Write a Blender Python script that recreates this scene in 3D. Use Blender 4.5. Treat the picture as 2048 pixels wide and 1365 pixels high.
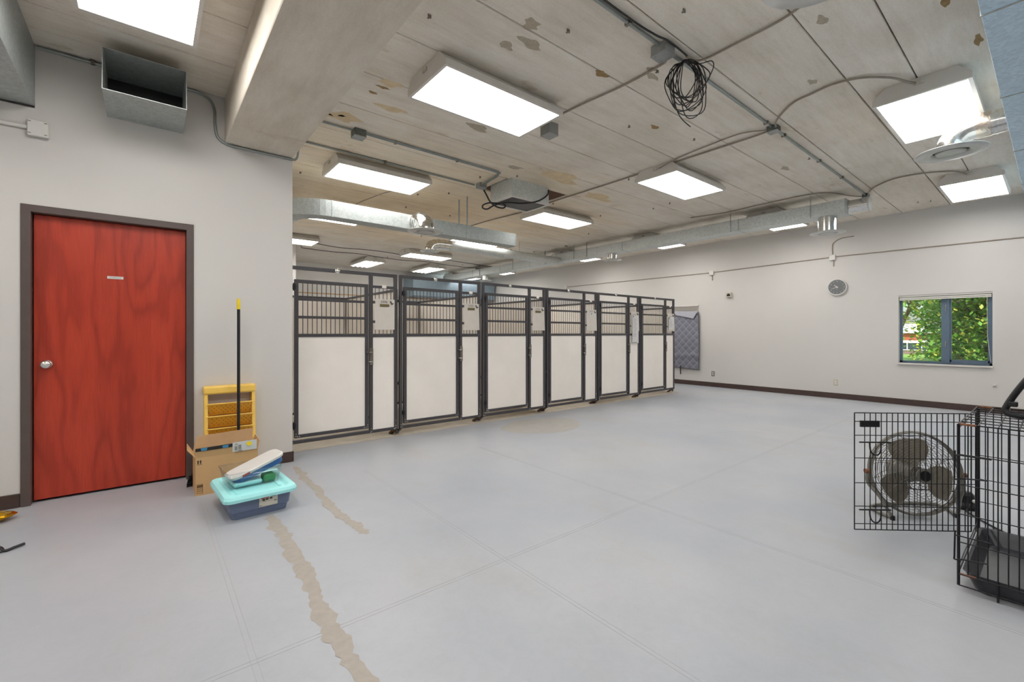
import bpy, math, random
from mathutils import Vector, Matrix
random.seed(7)
for o in list(bpy.data.objects): bpy.data.objects.remove(o)
scene = bpy.context.scene
COL = scene.collection

# ------------------------------------------------------------------ camera
cam_d = bpy.data.cameras.new('camera'); cam = bpy.data.objects.new('camera', cam_d); COL.objects.link(cam)
cam_d.sensor_width = 36.0; cam_d.lens = 891.24/2048*36; cam_d.shift_y = -15.83/2048
cam_d.clip_start = 0.05; cam_d.clip_end = 300
cam.location = (0, 0, 1.2511); cam.rotation_euler = (math.pi/2, 0, -(math.pi/2-0.8862))
scene.camera = cam
# ------------------------------------------------------------------ sky, sun, exposure
world = bpy.data.worlds.new('world'); scene.world = world; world.use_nodes = True
wn = world.node_tree.nodes; wl = world.node_tree.links
bg = wn['Background']
sky = wn.new('ShaderNodeTexSky'); sky.sky_type = 'NISHITA'; sky.sun_disc = False
sky.sun_elevation = math.radians(42); sky.sun_rotation = math.radians(250); sky.air_density = 1.0; sky.dust_density = 2.5
wl.new(sky.outputs[0], bg.inputs[0]); bg.inputs[1].default_value = 0.30
sun_d = bpy.data.lights.new('sun', 'SUN'); sun_d.energy = 5.0; sun_d.angle = 0.01; sun_d.color = (1, .93, .82)
sun = bpy.data.objects.new('sun', sun_d); COL.objects.link(sun)
sun.rotation_euler = (math.radians(48), 0, math.radians(-65)); sun.location = (-5, -5, 20)
LAMP = 12.8                       # radiance of the fluorescent lenses
scene.view_settings.view_transform = 'Standard'; scene.view_settings.look = 'None'
scene.view_settings.exposure = 0.0; scene.view_settings.gamma = 1.0
scene.view_settings.use_curve_mapping = False

# ------------------------------------------------------------------ helpers
OFF = {}
def lin(c):
    if isinstance(c, str):
        c = c.lstrip('#'); c = [int(c[i:i+2], 16)/255 for i in (0, 2, 4)]
    return tuple((x/12.92 if x <= .04045 else ((x+.055)/1.055)**2.4) for x in c)
def tag(o, label=None, cat=None, group=None, kind=None):
    if label: o['label'] = label
    if cat: o['category'] = cat
    if group: o['group'] = group
    if kind: o['kind'] = kind
    return o
def empty(name, loc, label=None, cat=None, group=None):
    o = bpy.data.objects.new(name, None); COL.objects.link(o); o.location = loc
    o.empty_display_size = .1; OFF[o.name] = Vector(loc)
    return tag(o, label, cat, group)
def perp(d):
    d = d.normalized(); a = Vector((0, 0, 1)) if abs(d.z) < .9 else Vector((1, 0, 0))
    u = d.cross(a).normalized(); return u, d.cross(u).normalized()
class MB:
    def __init__(s): s.v = []; s.f = []; s.sm = []; s.mi = []; s.m = None; s.cm = 0
    def T(s, m): s.m = m; return s
    def add(s, vs, fs, smooth=False):
        n = len(s.v)
        for p in vs:
            p = Vector(p)
            if s.m is not None: p = s.m @ p
            s.v.append(p)
        for f in fs: s.f.append([n+i for i in f]); s.sm.append(smooth); s.mi.append(s.cm)
        return s
    def box(s, a, b):
        x0, y0, z0 = [min(p, q) for p, q in zip(a, b)]; x1, y1, z1 = [max(p, q) for p, q in zip(a, b)]
        return s.add([(x0,y0,z0),(x1,y0,z0),(x1,y1,z0),(x0,y1,z0),(x0,y0,z1),(x1,y0,z1),(x1,y1,z1),(x0,y1,z1)],
              [(3,2,1,0),(4,5,6,7),(0,1,5,4),(1,2,6,5),(2,3,7,6),(3,0,4,7)])
    def bbox(s, a, b, w=.004):          # bevelled box (edges along z chamfered on all sides)
        x0, y0, z0 = [min(p, q) for p, q in zip(a, b)]; x1, y1, z1 = [max(p, q) for p, q in zip(a, b)]
        w = min(w, (x1-x0)/2.1, (y1-y0)/2.1, (z1-z0)/2.1)
        def ring(i, z): return [(x0+i,y0+w,z),(x0+w,y0+i,z),(x1-w,y0+i,z),(x1-i,y0+w,z),(x1-i,y1-w,z),(x1-w,y1-i,z),(x0+w,y1-i,z),(x0+i,y1-w,z)]
        def ring2(z): return [(x0+w,y0+w,z),(x0+w,y0+w,z),(x1-w,y0+w,z),(x1-w,y0+w,z),(x1-w,y1-w,z),(x1-w,y1-w,z),(x0+w,y1-w,z),(x0+w,y1-w,z)]
        vs = ring(w*.6, z0)+ring(0, z0+w)+ring(0, z1-w)+ring(w*.6, z1)
        fs = [tuple(range(7, -1, -1)), tuple(range(24, 32))]
        for k in range(3):
            for i in range(8): j = (i+1) % 8; fs.append((k*8+i, k*8+j, k*8+8+j, k*8+8+i))
        return s.add(vs, fs)
    def loft(s, rings, cap=True, closed=True, smooth=False):
        n = len(rings[0]); vs = [p for r in rings for p in r]; fs = []
        for k in range(len(rings)-1):
            for i in range(n if closed else n-1):
                j = (i+1) % n; fs.append((k*n+i, k*n+j, k*n+n+j, k*n+n+i))
        s.add(vs, fs, smooth)
        if cap: s.add(rings[0], [tuple(range(n-1, -1, -1))]); s.add(rings[-1], [tuple(range(n))])
        return s
    def tube(s, pts, r, n=8, cap=True, closed=False, smooth=True):
        pts = [Vector(p) for p in pts]; rings = []; u = None; N = len(pts)
        for i, p in enumerate(pts):
            if closed: d = (pts[(i+1) % N]-pts[i-1])
            else: d = (pts[min(i+1, N-1)]-pts[max(i-1, 0)])
            d = d.normalized() if d.length > 1e-9 else Vector((0, 0, 1))
            if u is None: u, w = perp(d)
            else:
                u = (u-d*u.dot(d)); u = u.normalized() if u.length > 1e-6 else perp(d)[0]; w = d.cross(u)
            rr = r[i] if isinstance(r, (list, tuple)) else r
            rings.append([p+(u*math.cos(a)+w*math.sin(a))*rr for a in [2*math.pi*k/n for k in range(n)]])
        if closed: rings.append(rings[0]); cap = False
        return s.loft(rings, cap, True, smooth)
    def cyl(s, a, b, r, n=16, smooth=True): return s.tube([a, b], r, n, True, False, smooth)
    def lathe(s, prof, c, axis=(0, 0, 1), n=24, smooth=True, cap=False):
        ax = Vector(axis).normalized(); u, w = perp(ax); c = Vector(c)
        rings = [[c+ax*z+(u*math.cos(a)+w*math.sin(a))*r for a in [2*math.pi*k/n for k in range(n)]] for r, z in prof]
        return s.loft(rings, cap, True, smooth)
    def prism(s, poly, h0, h1, axes='xyz'):   # poly in the first two axes, extruded along the third
        def mk(p, h):
            d = dict(zip(axes, (p[0], p[1], h))); return (d['x'], d['y'], d['z'])
        return s.loft([[mk(p, h0) for p in poly], [mk(p, h1) for p in poly]])
    def quad(s, *p): return s.add(p, [tuple(range(len(p)))])
    def build(s, name, mat, parent=None, label=None, smooth_all=None, recalc=True):
        if parent is not None: o = OFF[parent.name]
        else:
            xs = [p.x for p in s.v]; ys = [p.y for p in s.v]; zs = [p.z for p in s.v]
            o = Vector(((min(xs)+max(xs))/2, (min(ys)+max(ys))/2, min(zs)))
        me = bpy.data.meshes.new(name); me.from_pydata([p-o for p in s.v], [], s.f)
        mats = mat if isinstance(mat, (list, tuple)) else [mat]
        for m in mats: me.materials.append(m)
        for i, p in enumerate(me.polygons): p.use_smooth = s.sm[i] if smooth_all is None else smooth_all; p.material_index = s.mi[i]
        if recalc:
            import bmesh
            bm = bmesh.new(); bm.from_mesh(me); bmesh.ops.recalc_face_normals(bm, faces=bm.faces); bm.to_mesh(me); bm.free()
        ob = bpy.data.objects.new(name, me); COL.objects.link(ob)
        if parent is not None: ob.parent = parent; OFF[ob.name] = o
        else: ob.location = o; OFF[ob.name] = o.copy()
        if label: ob['label'] = label
        return ob
def smoothpath(pts, k=6):
    P = [Vector(p) for p in pts]; out = []
    for i in range(len(P)-1):
        a, b, c, d = P[max(i-1, 0)], P[i], P[i+1], P[min(i+2, len(P)-1)]
        for j in range(k):
            t = j/k; out.append(.5*((2*b)+(c-a)*t+(2*a-5*b+4*c-d)*t*t+(3*b-a-3*c+d)*t**3))
    out.append(P[-1]); return out
def struct(name, mb, mat, parent=None):
    o = mb.build(name, mat, parent); 
    if parent is None: o['kind'] = 'structure'
    return o
def inst(ob, delta, parent):       # a further piece sharing mesh data
    c = ob.copy(); COL.objects.link(c); c.parent = parent; c.location = Vector(ob.location)+Vector(delta); OFF[c.name] = OFF[ob.name]; return c
def text_mesh(name, body, size, M, mat, parent, bold=0.0):
    cu = bpy.data.curves.new('t', 'FONT'); cu.body = body; cu.size = size; cu.align_x = 'CENTER'; cu.align_y = 'CENTER'; cu.offset = bold
    cu.resolution_u = 2
    ob = bpy.data.objects.new('t', cu); COL.objects.link(ob)
    dg = bpy.context.evaluated_depsgraph_get(); me0 = bpy.data.meshes.new_from_object(ob.evaluated_get(dg))
    mb = MB().T(M); mb.add([v.co for v in me0.vertices], [tuple(p.vertices) for p in me0.polygons])
    bpy.data.objects.remove(ob); bpy.data.meshes.remove(me0); bpy.data.curves.remove(cu)
    return mb.build(name, mat, parent, recalc=False)
FY = Matrix.Rotation(math.pi/2, 4, 'X')                    # text plane facing -Y
FX = Matrix.Rotation(-math.pi/2, 4, 'Z') @ Matrix.Rotation(math.pi/2, 4, 'X')   # facing -X

# ------------------------------------------------------------------ materials
def newmat(name):
    m = bpy.data.materials.new(name); m.use_nodes = True; nt = m.node_tree
    return m, nt, nt.nodes['Principled BSDF']
def noise(nt, scale, detail=4, mapping=(1, 1, 1), space='pos', rough=.55, dist=0):
    N, L = nt.nodes, nt.links
    mp = N.new('ShaderNodeMapping'); mp.inputs['Scale'].default_value = mapping
    if space == 'pos': g = N.new('ShaderNodeNewGeometry'); L.new(g.outputs['Position'], mp.inputs[0])
    else: g = N.new('ShaderNodeTexCoord'); L.new(g.outputs['Object'], mp.inputs[0])
    t = N.new('ShaderNodeTexNoise'); t.inputs['Scale'].default_value = scale; t.inputs['Detail'].default_value = detail
    t.inputs['Roughness'].default_value = rough; t.inputs['Distortion'].default_value = dist
    L.new(mp.outputs[0], t.inputs['Vector']); return t.outputs['Fac']
def ramp(nt, fac, stops):
    r = nt.nodes.new('ShaderNodeValToRGB'); nt.links.new(fac, r.inputs[0]); e = r.color_ramp.elements
    while len(e) > 1: e.remove(e[-1])
    e[0].position = stops[0][0]; e[0].color = (*stops[0][1], 1)
    for p, c in stops[1:]: x = e.new(p); x.color = (*c, 1)
    return r.outputs[0]
def mix(nt, fac, a, b, mode='MIX'):
    m = nt.nodes.new('ShaderNodeMix'); m.data_type = 'RGBA'; m.blend_type = mode
    for i, x in ((0, fac), (6, a), (7, b)):
        if hasattr(x, 'is_linked') or hasattr(x, 'node'): nt.links.new(x, m.inputs[i])
        elif i == 0: m.inputs[0].default_value = x
        else: m.inputs[i].default_value = (*x, 1)
    return m.outputs[2]
def bump(nt, bs, h, strength=.2, dist=.01):
    b = nt.nodes.new('ShaderNodeBump'); b.inputs['Strength'].default_value = strength; b.inputs['Distance'].default_value = dist
    nt.links.new(h, b.inputs['Height']); nt.links.new(b.outputs[0], bs.inputs['Normal'])
def simple(name, c, rough=.5, metal=0, var=.06, scale=12, mapping=(1, 1, 1), bmp=0, spec=None, coat=0):
    m, nt, b = newmat(name); c = lin(c)
    n = noise(nt, scale, 3, mapping)
    lo = tuple(x*(1-var) for x in c); hi = tuple(min(1, x*(1+var)) for x in c)
    nt.links.new(ramp(nt, n, [(.3, lo), (.7, hi)]), b.inputs['Base Color'])
    b.inputs['Roughness'].default_value = rough; b.inputs['Metallic'].default_value = metal
    if spec is not None: b.inputs['Specular IOR Level'].default_value = spec
    if coat: b.inputs['Coat Weight'].default_value = coat; b.inputs['Coat Roughness'].default_value = .15
    if bmp: bump(nt, b, n, bmp, .005)
    return m
def concrete(name, c_lo, c_mid, c_hi, streak=(.8, 6, 1), stain=.6, warm=False):
    m, nt, b = newmat(name)
    s1 = noise(nt, 2.2, 8, streak, rough=.75); s2 = noise(nt, 1.3, 4); s3 = noise(nt, 60, 3)
    base = ramp(nt, s1, [(.28, lin(c_lo)), (.5, lin(c_mid)), (.74, lin(c_hi))])
    blot = ramp(nt, s2, [(.36, (.86, .84, .81)), (.55, (1, 1, 1))])
    col = mix(nt, .7, base, blot, 'MULTIPLY')
    fine = ramp(nt, s3, [(.3, (.93, .93, .925)), (.6, (1, 1, 1))]); col = mix(nt, .8, col, fine, 'MULTIPLY')
    st = noise(nt, 2.6, 5, (.7, 1.6, 1), rough=.6); stc = ramp(nt, st, [(.64, (1, 1, 1)), (.70, (.72, .66, .56)), (.78, (.6, .54, .45))])
    col = mix(nt, stain, col, stc, 'MULTIPLY')
    oi = nt.nodes.new('ShaderNodeObjectInfo'); rv = ramp(nt, oi.outputs['Random'], [(0, (.93, .925, .91)), (1, (1.0, 1.0, 1.0))])
    col = mix(nt, 1, col, rv, 'MULTIPLY')
    if warm:      # warm tan tint that spreads over the planks above the kennels
        g = nt.nodes.new('ShaderNodeNewGeometry'); mp = nt.nodes.new('ShaderNodeMapping'); nt.links.new(g.outputs['Position'], mp.inputs[0])
        mp.inputs['Location'].default_value = (-3.6/6.0, -7.2/5.0, 0); mp.inputs['Scale'].default_value = (1/6.0, 1/5.0, 0)
        ln = nt.nodes.new('ShaderNodeVectorMath'); ln.operation = 'LENGTH'; nt.links.new(mp.outputs[0], ln.inputs[0])
        ad = nt.nodes.new('ShaderNodeMath'); ad.operation = 'MULTIPLY_ADD'; ad.inputs[1].default_value = .6; nt.links.new(ln.outputs['Value'], ad.inputs[2]); nt.links.new(noise(nt, .9, 5, (.6, 2.2, 1)), ad.inputs[0])
        wm = ramp(nt, ad.outputs[0], [(.5, (1.0, .88, .70)), (.8, (1, .95, .86)), (1.0, (1, 1, 1))])
        col = mix(nt, 1, col, wm, 'MULTIPLY')
    nt.links.new(col, b.inputs['Base Color']); b.inputs['Roughness'].default_value = .8
    bump(nt, b, s3, .25, .003); return m
M = {}
M['plank'] = concrete('ceiling_concrete', '#dfd6c7', '#eee6da', '#f6f1e8', warm=True)
M['beam'] = concrete('beam_concrete', '#cec4b4', '#dcd3c4', '#e6dfd2', (3, .6, 1), .3)
M['joint'] = simple('joint_shadow_filler', '#5d5140', .95, var=.2)
def wallmat(name, c):
    m, nt, b = newmat(name); n = noise(nt, .8, 5); c = lin(c)
    col = ramp(nt, n, [(.3, tuple(x*.965 for x in c)), (.7, c)])
    nt.links.new(col, b.inputs['Base Color']); b.inputs['Roughness'].default_value = .62
    bump(nt, b, noise(nt, 90, 2), .06, .002); return m
M['wall'] = wallmat('grey_wall_paint', '#d3cfca'); M['white_wall'] = wallmat('pale_wall_paint', '#e6e3de')
def floormat():
    m, nt, b = newmat('grey_epoxy_floor')
    n1 = noise(nt, .55, 5, rough=.6); n2 = noise(nt, 14, 5, (1, 1.0, 1), rough=.7, dist=1.5); n3 = noise(nt, 1.1, 6, (1.5, .7, 1), rough=.7)
    base = ramp(nt, n1, [(.32, lin('#a4a9b1')), (.6, lin('#b3b5b9'))])
    tan = ramp(nt, n3, [(.52, (1, 1, 1)), (.68, (.975, .945, .90))]); col = mix(nt, .9, base, tan, 'MULTIPLY')
    fine = ramp(nt, n2, [(.35, (.955, .955, .955)), (.6, (1, 1, 1))]); col = mix(nt, 1, col, fine, 'MULTIPLY')
    nt.links.new(col, b.inputs['Base Color'])
    rr = ramp(nt, n2, [(.3, (.36,)*3), (.7, (.48,)*3)]); nt.links.new(rr, b.inputs['Roughness'])
    bump(nt, b, n2, .12, .002); return m
M['floor'] = floormat()
M['stain'] = simple('tan_floor_stain', '#a59d93', .5, var=.06, scale=25)
M['bare'] = simple('bare_concrete_floor', '#b8afa0', .7, var=.12, scale=6)
M['seam'] = simple('floor_seam', '#a9a9aa', .5)
def galv(name, c, rough=.42, metal=.6):
    m, nt, b = newmat(name); c = lin(c)
    N, L = nt.nodes, nt.links
    v = N.new('ShaderNodeTexVoronoi'); v.inputs['Scale'].default_value = 55; g = N.new('ShaderNodeNewGeometry'); L.new(g.outputs['Position'], v.inputs['Vector'])
    sp = N.new('ShaderNodeSeparateColor'); L.new(v.outputs['Color'], sp.inputs[0])
    n = noise(nt, 3, 4)
    a = ramp(nt, sp.outputs[0], [(0, tuple(x*.86 for x in c)), (1, tuple(min(1, x*1.06) for x in c))])
    col = mix(nt, .5, a, ramp(nt, n, [(.35, (.85, .85, .86)), (.65, (1, 1, 1))]), 'MULTIPLY')
    L.new(col, b.inputs['Base Color']); b.inputs['Metallic'].default_value = metal; b.inputs['Roughness'].default_value = rough
    return m
M['galv'] = galv('galvanised_steel', '#d3d8d6', .45, .35); M['galvd'] = galv('dull_galvanised_steel', '#b6bcba', .5, .5)
M['galvb'] = galv('daylight_tinted_galvanised_steel', '#cfe9fc', .55, .05)  # blue daylight reflected by the overhead duct is put into its base colour
M['galvp'] = galv('slate_galvanised_steel', '#93a5b1', .6, .1)
M['shiny'] = galv('bright_flex_duct_foil', '#dfdfdc', .18, 1.0)
M['tape'] = simple('foil_tape', '#d8cbbd', .25, 1.0, .12, 30, bmp=.6)
M['diffuser'] = simple('pale_grey_diffuser_enamel', '#c9cbc8', .35, .3)
M['kdark'] = simple('charcoal_powder_coat', '#4b484b', .42, .2, .08, 30)
M['cream'] = simple('cream_kennel_panel', '#f8f1e8', .45, var=.025, scale=3)
M['steel'] = simple('zinc_latch_steel', '#8d877e', .35, .9, .2, 40)
M['bright'] = simple('bright_steel', '#d8d6d0', .25, .9)
M['cardp'] = simple('beige_card_holder_plastic', '#d8d0c6', .5, var=.03)
M['paper'] = simple('white_paper', '#dcdad8', .8, var=.03)
M['ink'] = simple('dark_ink', '#2c2826', .8); M['faint'] = simple('faded_grey_ink', '#8a8680', .8)
M['brass'] = simple('dull_brass', '#7d7150', .4, .7)
M['black'] = simple('black_plastic', '#17171a', .4, var=.2); M['wire'] = simple('black_coated_wire', '#1b1b1f', .35, .3, .2, 50)
M['rust'] = simple('rusty_wire', '#8f6248', .85, .2, .35, 60)
M['frame'] = simple('brown_door_frame_paint', '#5a4d49', .4, var=.05)
M['base'] = simple('dark_brown_vinyl_base', '#45342f', .5, var=.08)
def woodmat():
    m, nt, b = newmat('cherry_veneer'); N, L = nt.nodes, nt.links
    g = N.new('ShaderNodeNewGeometry'); mp = N.new('ShaderNodeMapping'); mp.inputs['Scale'].default_value = (1.0, 1, .16); L.new(g.outputs['Position'], mp.inputs[0])
    nd = N.new('ShaderNodeTexNoise'); nd.inputs['Scale'].default_value = 2.6; nd.inputs['Detail'].default_value = 3; L.new(mp.outputs[0], nd.inputs['Vector'])
    w = N.new('ShaderNodeMath'); w.operation = 'MULTIPLY'; w.inputs[1].default_value = 22; L.new(nd.outputs['Fac'], w.inputs[0])
    s = N.new('ShaderNodeMath'); s.operation = 'SINE'; wm = N.new('ShaderNodeMath'); wm.operation = 'MULTIPLY'; wm.inputs[1].default_value = 3.0; L.new(w.outputs[0], wm.inputs[0]); L.new(wm.outputs[0], s.inputs[0])
    s01 = N.new('ShaderNodeMapRange'); s01.inputs['From Min'].default_value = -1; L.new(s.outputs[0], s01.inputs['Value'])
    grain = ramp(nt, s01.outputs[0], [(0, lin('#a8341f')), (.3, lin('#b63c26')), (1, lin('#be4129'))])
    fib = noise(nt, 30, 5, (6, 6, .25)); col = mix(nt, .8, grain, ramp(nt, fib, [(.3, (.80, .74, .70)), (.62, (1, 1, 1))]), 'MULTIPLY')
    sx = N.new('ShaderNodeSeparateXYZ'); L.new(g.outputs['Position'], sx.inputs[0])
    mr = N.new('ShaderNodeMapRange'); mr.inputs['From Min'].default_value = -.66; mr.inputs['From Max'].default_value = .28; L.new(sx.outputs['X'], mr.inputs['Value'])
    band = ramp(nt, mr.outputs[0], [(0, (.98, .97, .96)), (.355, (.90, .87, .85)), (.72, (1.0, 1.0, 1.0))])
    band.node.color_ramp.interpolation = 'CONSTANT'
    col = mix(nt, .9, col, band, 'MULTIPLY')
    L.new(col, b.inputs['Base Color']); b.inputs['Roughness'].default_value = .38; return m
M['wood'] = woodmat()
M['lampbody'] = simple('white_enamel_fixture', '#d6d2cb', .4, .1, .03)
def emis(name, c, s, stripes=False):
    m, nt, b = newmat(name); b.inputs['Base Color'].default_value = (.9, .9, .9, 1)
    b.inputs['Emission Color'].default_value = (*c, 1); b.inputs['Emission Strength'].default_value = s
    n = noise(nt, 2.0, 1); nt.links.new(ramp(nt, n, [(.3, tuple(x*.97 for x in c)), (.7, c)]), b.inputs['Emission Color'])
    return m
M['lens'] = emis('prismatic_lens_lit', (1, .975, .945), LAMP); M['tubelamp'] = emis('fluorescent_tube_lit', (1, .975, .945), LAMP*.9)
M['conduit'] = simple('conduit_metal', '#9aa09d', .4, .7, .1, 20); M['cable'] = simple('grey_flexible_cable', '#9a9082', .5, .2, .1, 20)
M['box'] = simple('grey_junction_box', '#9b9d9b', .45, .5, .08, 20); M['boxd'] = simple('dark_galvanised_box', '#6f746f', .5, .6, .2, 40)
M['blackcable'] = simple('black_cable', '#232120', .5)
M['card'] = simple('brown_cardboard', '#cda574', .85, var=.05, scale=8); M['cardin'] = simple('cardboard_inside', '#c59f76', .9, var=.07, scale=8)
M['yellow'] = simple('yellow_plastic', '#ffcf62', .4, var=.04); M['yellowd'] = simple('amber_perforated_plastic', '#f7b640', .4, var=.08, scale=14)
M['ytip'] = simple('bright_yellow_grip', '#f0d21e', .45)
M['aqua'] = simple('aqua_plastic_lid', '#aaf2f2', .35, var=.03); M['slate'] = simple('slate_blue_plastic', '#66738d', .4, var=.05)
def clear(name, c=(1, 1, 1), rough=.05, ior=1.2):
    m, nt, b = newmat(name); N, L = nt.nodes, nt.links
    t = N.new('ShaderNodeBsdfTransparent'); gl = N.new('ShaderNodeBsdfGlossy'); gl.inputs['Roughness'].default_value = rough
    t.inputs[0].default_value = (*c, 1)
    lw = N.new('ShaderNodeLayerWeight'); fr = ramp(nt, lw.outputs['Facing'], [(.45, (.03,)*3), (1, (.35 if ior > 1.25 else .2,)*3)]); mx = N.new('ShaderNodeMixShader')
    n = noise(nt, 9, 2); gl.inputs[0].default_value = (.9, .92, .93, 1)
    L.new(ramp(nt, n, [(.3, tuple(x*.96 for x in c)), (.7, c)]), t.inputs[0])
    L.new(fr, mx.inputs[0]); L.new(t.outputs[0], mx.inputs[1]); L.new(gl.outputs[0], mx.inputs[2])
    L.new(mx.outputs[0], nt.nodes['Material Output'].inputs[0]); return m
M['glass'] = clear('window_glass', (.96, .98, .98)); M['acryl'] = clear('clear_plastic_bin', (.95, .96, .965), .1, 1.3)
M['winframe'] = simple('blue_grey_aluminium', '#66788a', .4, .4, .05); M['sill'] = simple('white_sill_paint', '#d5d0ca', .5, var=.03)
M['whitep'] = simple('white_plastic', '#dad7d2', .4, var=.03); M['beige'] = simple('aged_beige_plastic', '#c5bda8', .5, var=.06)
def quiltmat():
    m, nt, b = newmat('charcoal_quilted_fabric'); N, L = nt.nodes, nt.links
    g = N.new('ShaderNodeNewGeometry'); sp = N.new('ShaderNodeSeparateXYZ'); L.new(g.outputs['Position'], sp.inputs[0])
    outs = []
    for op in ('ADD', 'SUBTRACT'):
        a = N.new('ShaderNodeMath'); a.operation = op; L.new(sp.outputs['Y'], a.inputs[0]); L.new(sp.outputs['Z'], a.inputs[1])
        k = N.new('ShaderNodeMath'); k.operation = 'MULTIPLY'; k.inputs[1].default_value = 11*math.pi/2; L.new(a.outputs[0], k.inputs[0])
        s_ = N.new('ShaderNodeMath'); s_.operation = 'SINE'; L.new(k.outputs[0], s_.inputs[0]); q = N.new('ShaderNodeMath'); q.operation = 'ABSOLUTE'; L.new(s_.outputs[0], q.inputs[0]); outs.append(q.outputs[0])
    mn = N.new('ShaderNodeMath'); mn.operation = 'MINIMUM'; L.new(outs[0], mn.inputs[0]); L.new(outs[1], mn.inputs[1])
    L.new(ramp(nt, mn.outputs[0], [(.05, lin('#a3a4ae')), (.14, lin('#7a7b87'))]), b.inputs['Base Color']); b.inputs['Roughness'].default_value = .75
    return m
M['fanmetal'] = simple('grey_fan_enamel', '#807d75', .4, .3, .15, 20); M['blade'] = simple('dusty_fan_blade', '#817968', .55, .1, .2, 14)
M['tray'] = simple('black_tray_plastic', '#35353a', .28, var=.2, scale=10)
M['quilt'] = quiltmat(); M['quiltl'] = simple('pale_blanket_lining', '#b0b1b9', .8, var=.05)
M['gold'] = simple('gold_foil', '#d9a520', .22, 1.0, .15, 20, bmp=.5); M['bristle'] = simple('black_bristles', '#111113', .9, var=.3, scale=80)
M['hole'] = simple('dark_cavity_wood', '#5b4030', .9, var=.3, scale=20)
M['clockface'] = simple('grey_clock_dial', '#6f7272', .5, var=.05); M['pink'] = simple('pale_hand_enamel', '#e8dcdc', .5)
M['leaf'] = simple('tree_leaf', '#5c8a28', .6, var=.5, scale=1.7); M['leafy'] = simple('yellow_green_leaf', '#9aa33a', .6, var=.35, scale=2.2)
M['bark'] = simple('tree_bark', '#5a4a3a', .9, var=.2); M['grass'] = simple('lawn_grass', '#86b04a', .9, var=.15, scale=2)
M['brick'] = simple('red_brick_wall', '#a5563f', .85, var=.1, scale=6); M['paleroof'] = simple('pale_fascia', '#d8d8d8', .6, var=.03)
M['darkglass'] = simple('dark_building_glass', '#3a4656', .15, .2, .2, 2); M['fence'] = simple('brown_fence_boards', '#7d6a66', .85, var=.12)
M['blue'] = simple('blue_package', '#2c5f9a', .5); M['red'] = simple('red_print', '#b83a34', .6); M['teal'] = simple('blue_tape_print', '#3f86ad', .6)
M['labelp'] = simple('tote_label_paper', '#cfcabb', .6, var=.04); M['navy'] = simple('navy_print', '#2b3947', .6); M['green'] = simple('green_print', '#2f8f4c', .6)
M['rim'] = simple('orange_wall_trim', '#c9a071', .6)
# ================================================================== the room
C = 3.354; XW = 10.193; YW = 4.713; YB = 14.14; XL = -3.0; YR = -4.0
fl = MB().box((XL-.2, YR-.2, -.12), (XW+.2, YB+.2, 0))
floor = struct('floor', fl, M['floor'])
# bare strip under the kennels, stains and seams of the floor
def blobband(pts, w, z=.0012, seed=1, jag=.35):
    rnd = random.Random(seed); P = smoothpath([(x, y, 0) for x, y in pts], 12); L = []; R = []
    for i, p in enumerate(P):
        d = (P[min(i+1, len(P)-1)]-P[max(i-1, 0)]).normalized(); n = Vector((-d.y, d.x, 0))
        k = 1 if 2 < i < len(P)-3 else .55
        a = w*(.5+(.5+.5*math.sin(i*.31+seed))*(.5+.5*math.sin(i*.77))*.45+rnd.uniform(-jag, jag)*.5)*k; b = w*(.5+(.5+.5*math.sin(i*.27+seed*2))*(.5+.5*math.sin(i*.91))*.45+rnd.uniform(-jag, jag)*.5)*k
        L.append(p+n*a+Vector((0, 0, z))); R.append(p-n*b+Vector((0, 0, z)))
    mb = MB()
    for i in range(len(P)-1): mb.quad(L[i], L[i+1], R[i+1], R[i])
    return mb
struct('stain', blobband([(.648, 3.42), (.645, 3.1), (.645, 2.914), (.63, 2.465), (.607, 2.129), (.596, 1.822), (.612, 1.5), (.63, 1.2)], .06, seed=3), M['stain'], floor)
struct('stain', blobband([(1.06, 4.52), (1.05, 4.2), (1.045, 3.888), (1.026, 3.355), (1.034, 2.961), (1.062, 2.716)], .05, seed=5), M['stain'], floor)
ring = [(4.15+.62*math.cos(a)*(1+.06*math.sin(3*a)), 4.42+.44*math.sin(a)*(1+.05*math.cos(4*a)), .001) for a in [i*math.pi/24 for i in range(48)]]
struct('stain', MB().quad(*ring), simple('faint_worn_patch', '#aaa7a1', .45, var=.05, scale=9), floor)
struct('bare_strip', MB().box((1.09, 5.06, 0), (8.75, 7.4, .0015)), M['bare'], floor)
for y in (1.92, -.6): 
    for d in (0, .022): struct('seam', MB().box((-2.9, y+d, 0), (9.9, y+d+.0022, .0006)), M['seam'], floor)
for x in (.30, 1.515, 2.80):
    for d in (0, .022): struct('seam', MB().box((x+d, -3.5, 0), (x+d+.0022, 4.0, .0006)), M['seam'], floor)

# ceiling: slab with planks hung below it
ceil = struct('ceiling', MB().box((XL-.2, YR-.2, C+.03), (XW+.2, YB+.2, C+.25)), M['joint'])
ys = [-4.0, -3.36, -2.76, -2.15, -1.55, -.95, -.35, .13, .735, 1.112, 1.722]+[2.322+.6035*i for i in range(20)]
ys = [y for y in ys if y < YB-.05]+[YB]
def plank(x0, x1, y0, y1):
    g = .0045; return struct('plank', MB().bbox((x0, y0+g, C), (x1, y1-g, C+.032), .006), M['plank'], ceil)
for a, b in zip(ys[:-1], ys[1:]):
    if a < 5.0 < b: plank(XL, 3.78, a, b); plank(4.95, XW, a, b)
    else: plank(XL, XW, a, b)
struct('cavity_lining', MB().box((3.79, 4.76, C+.012), (4.94, 5.31, C+.03)), M['hole'], ceil)
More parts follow.
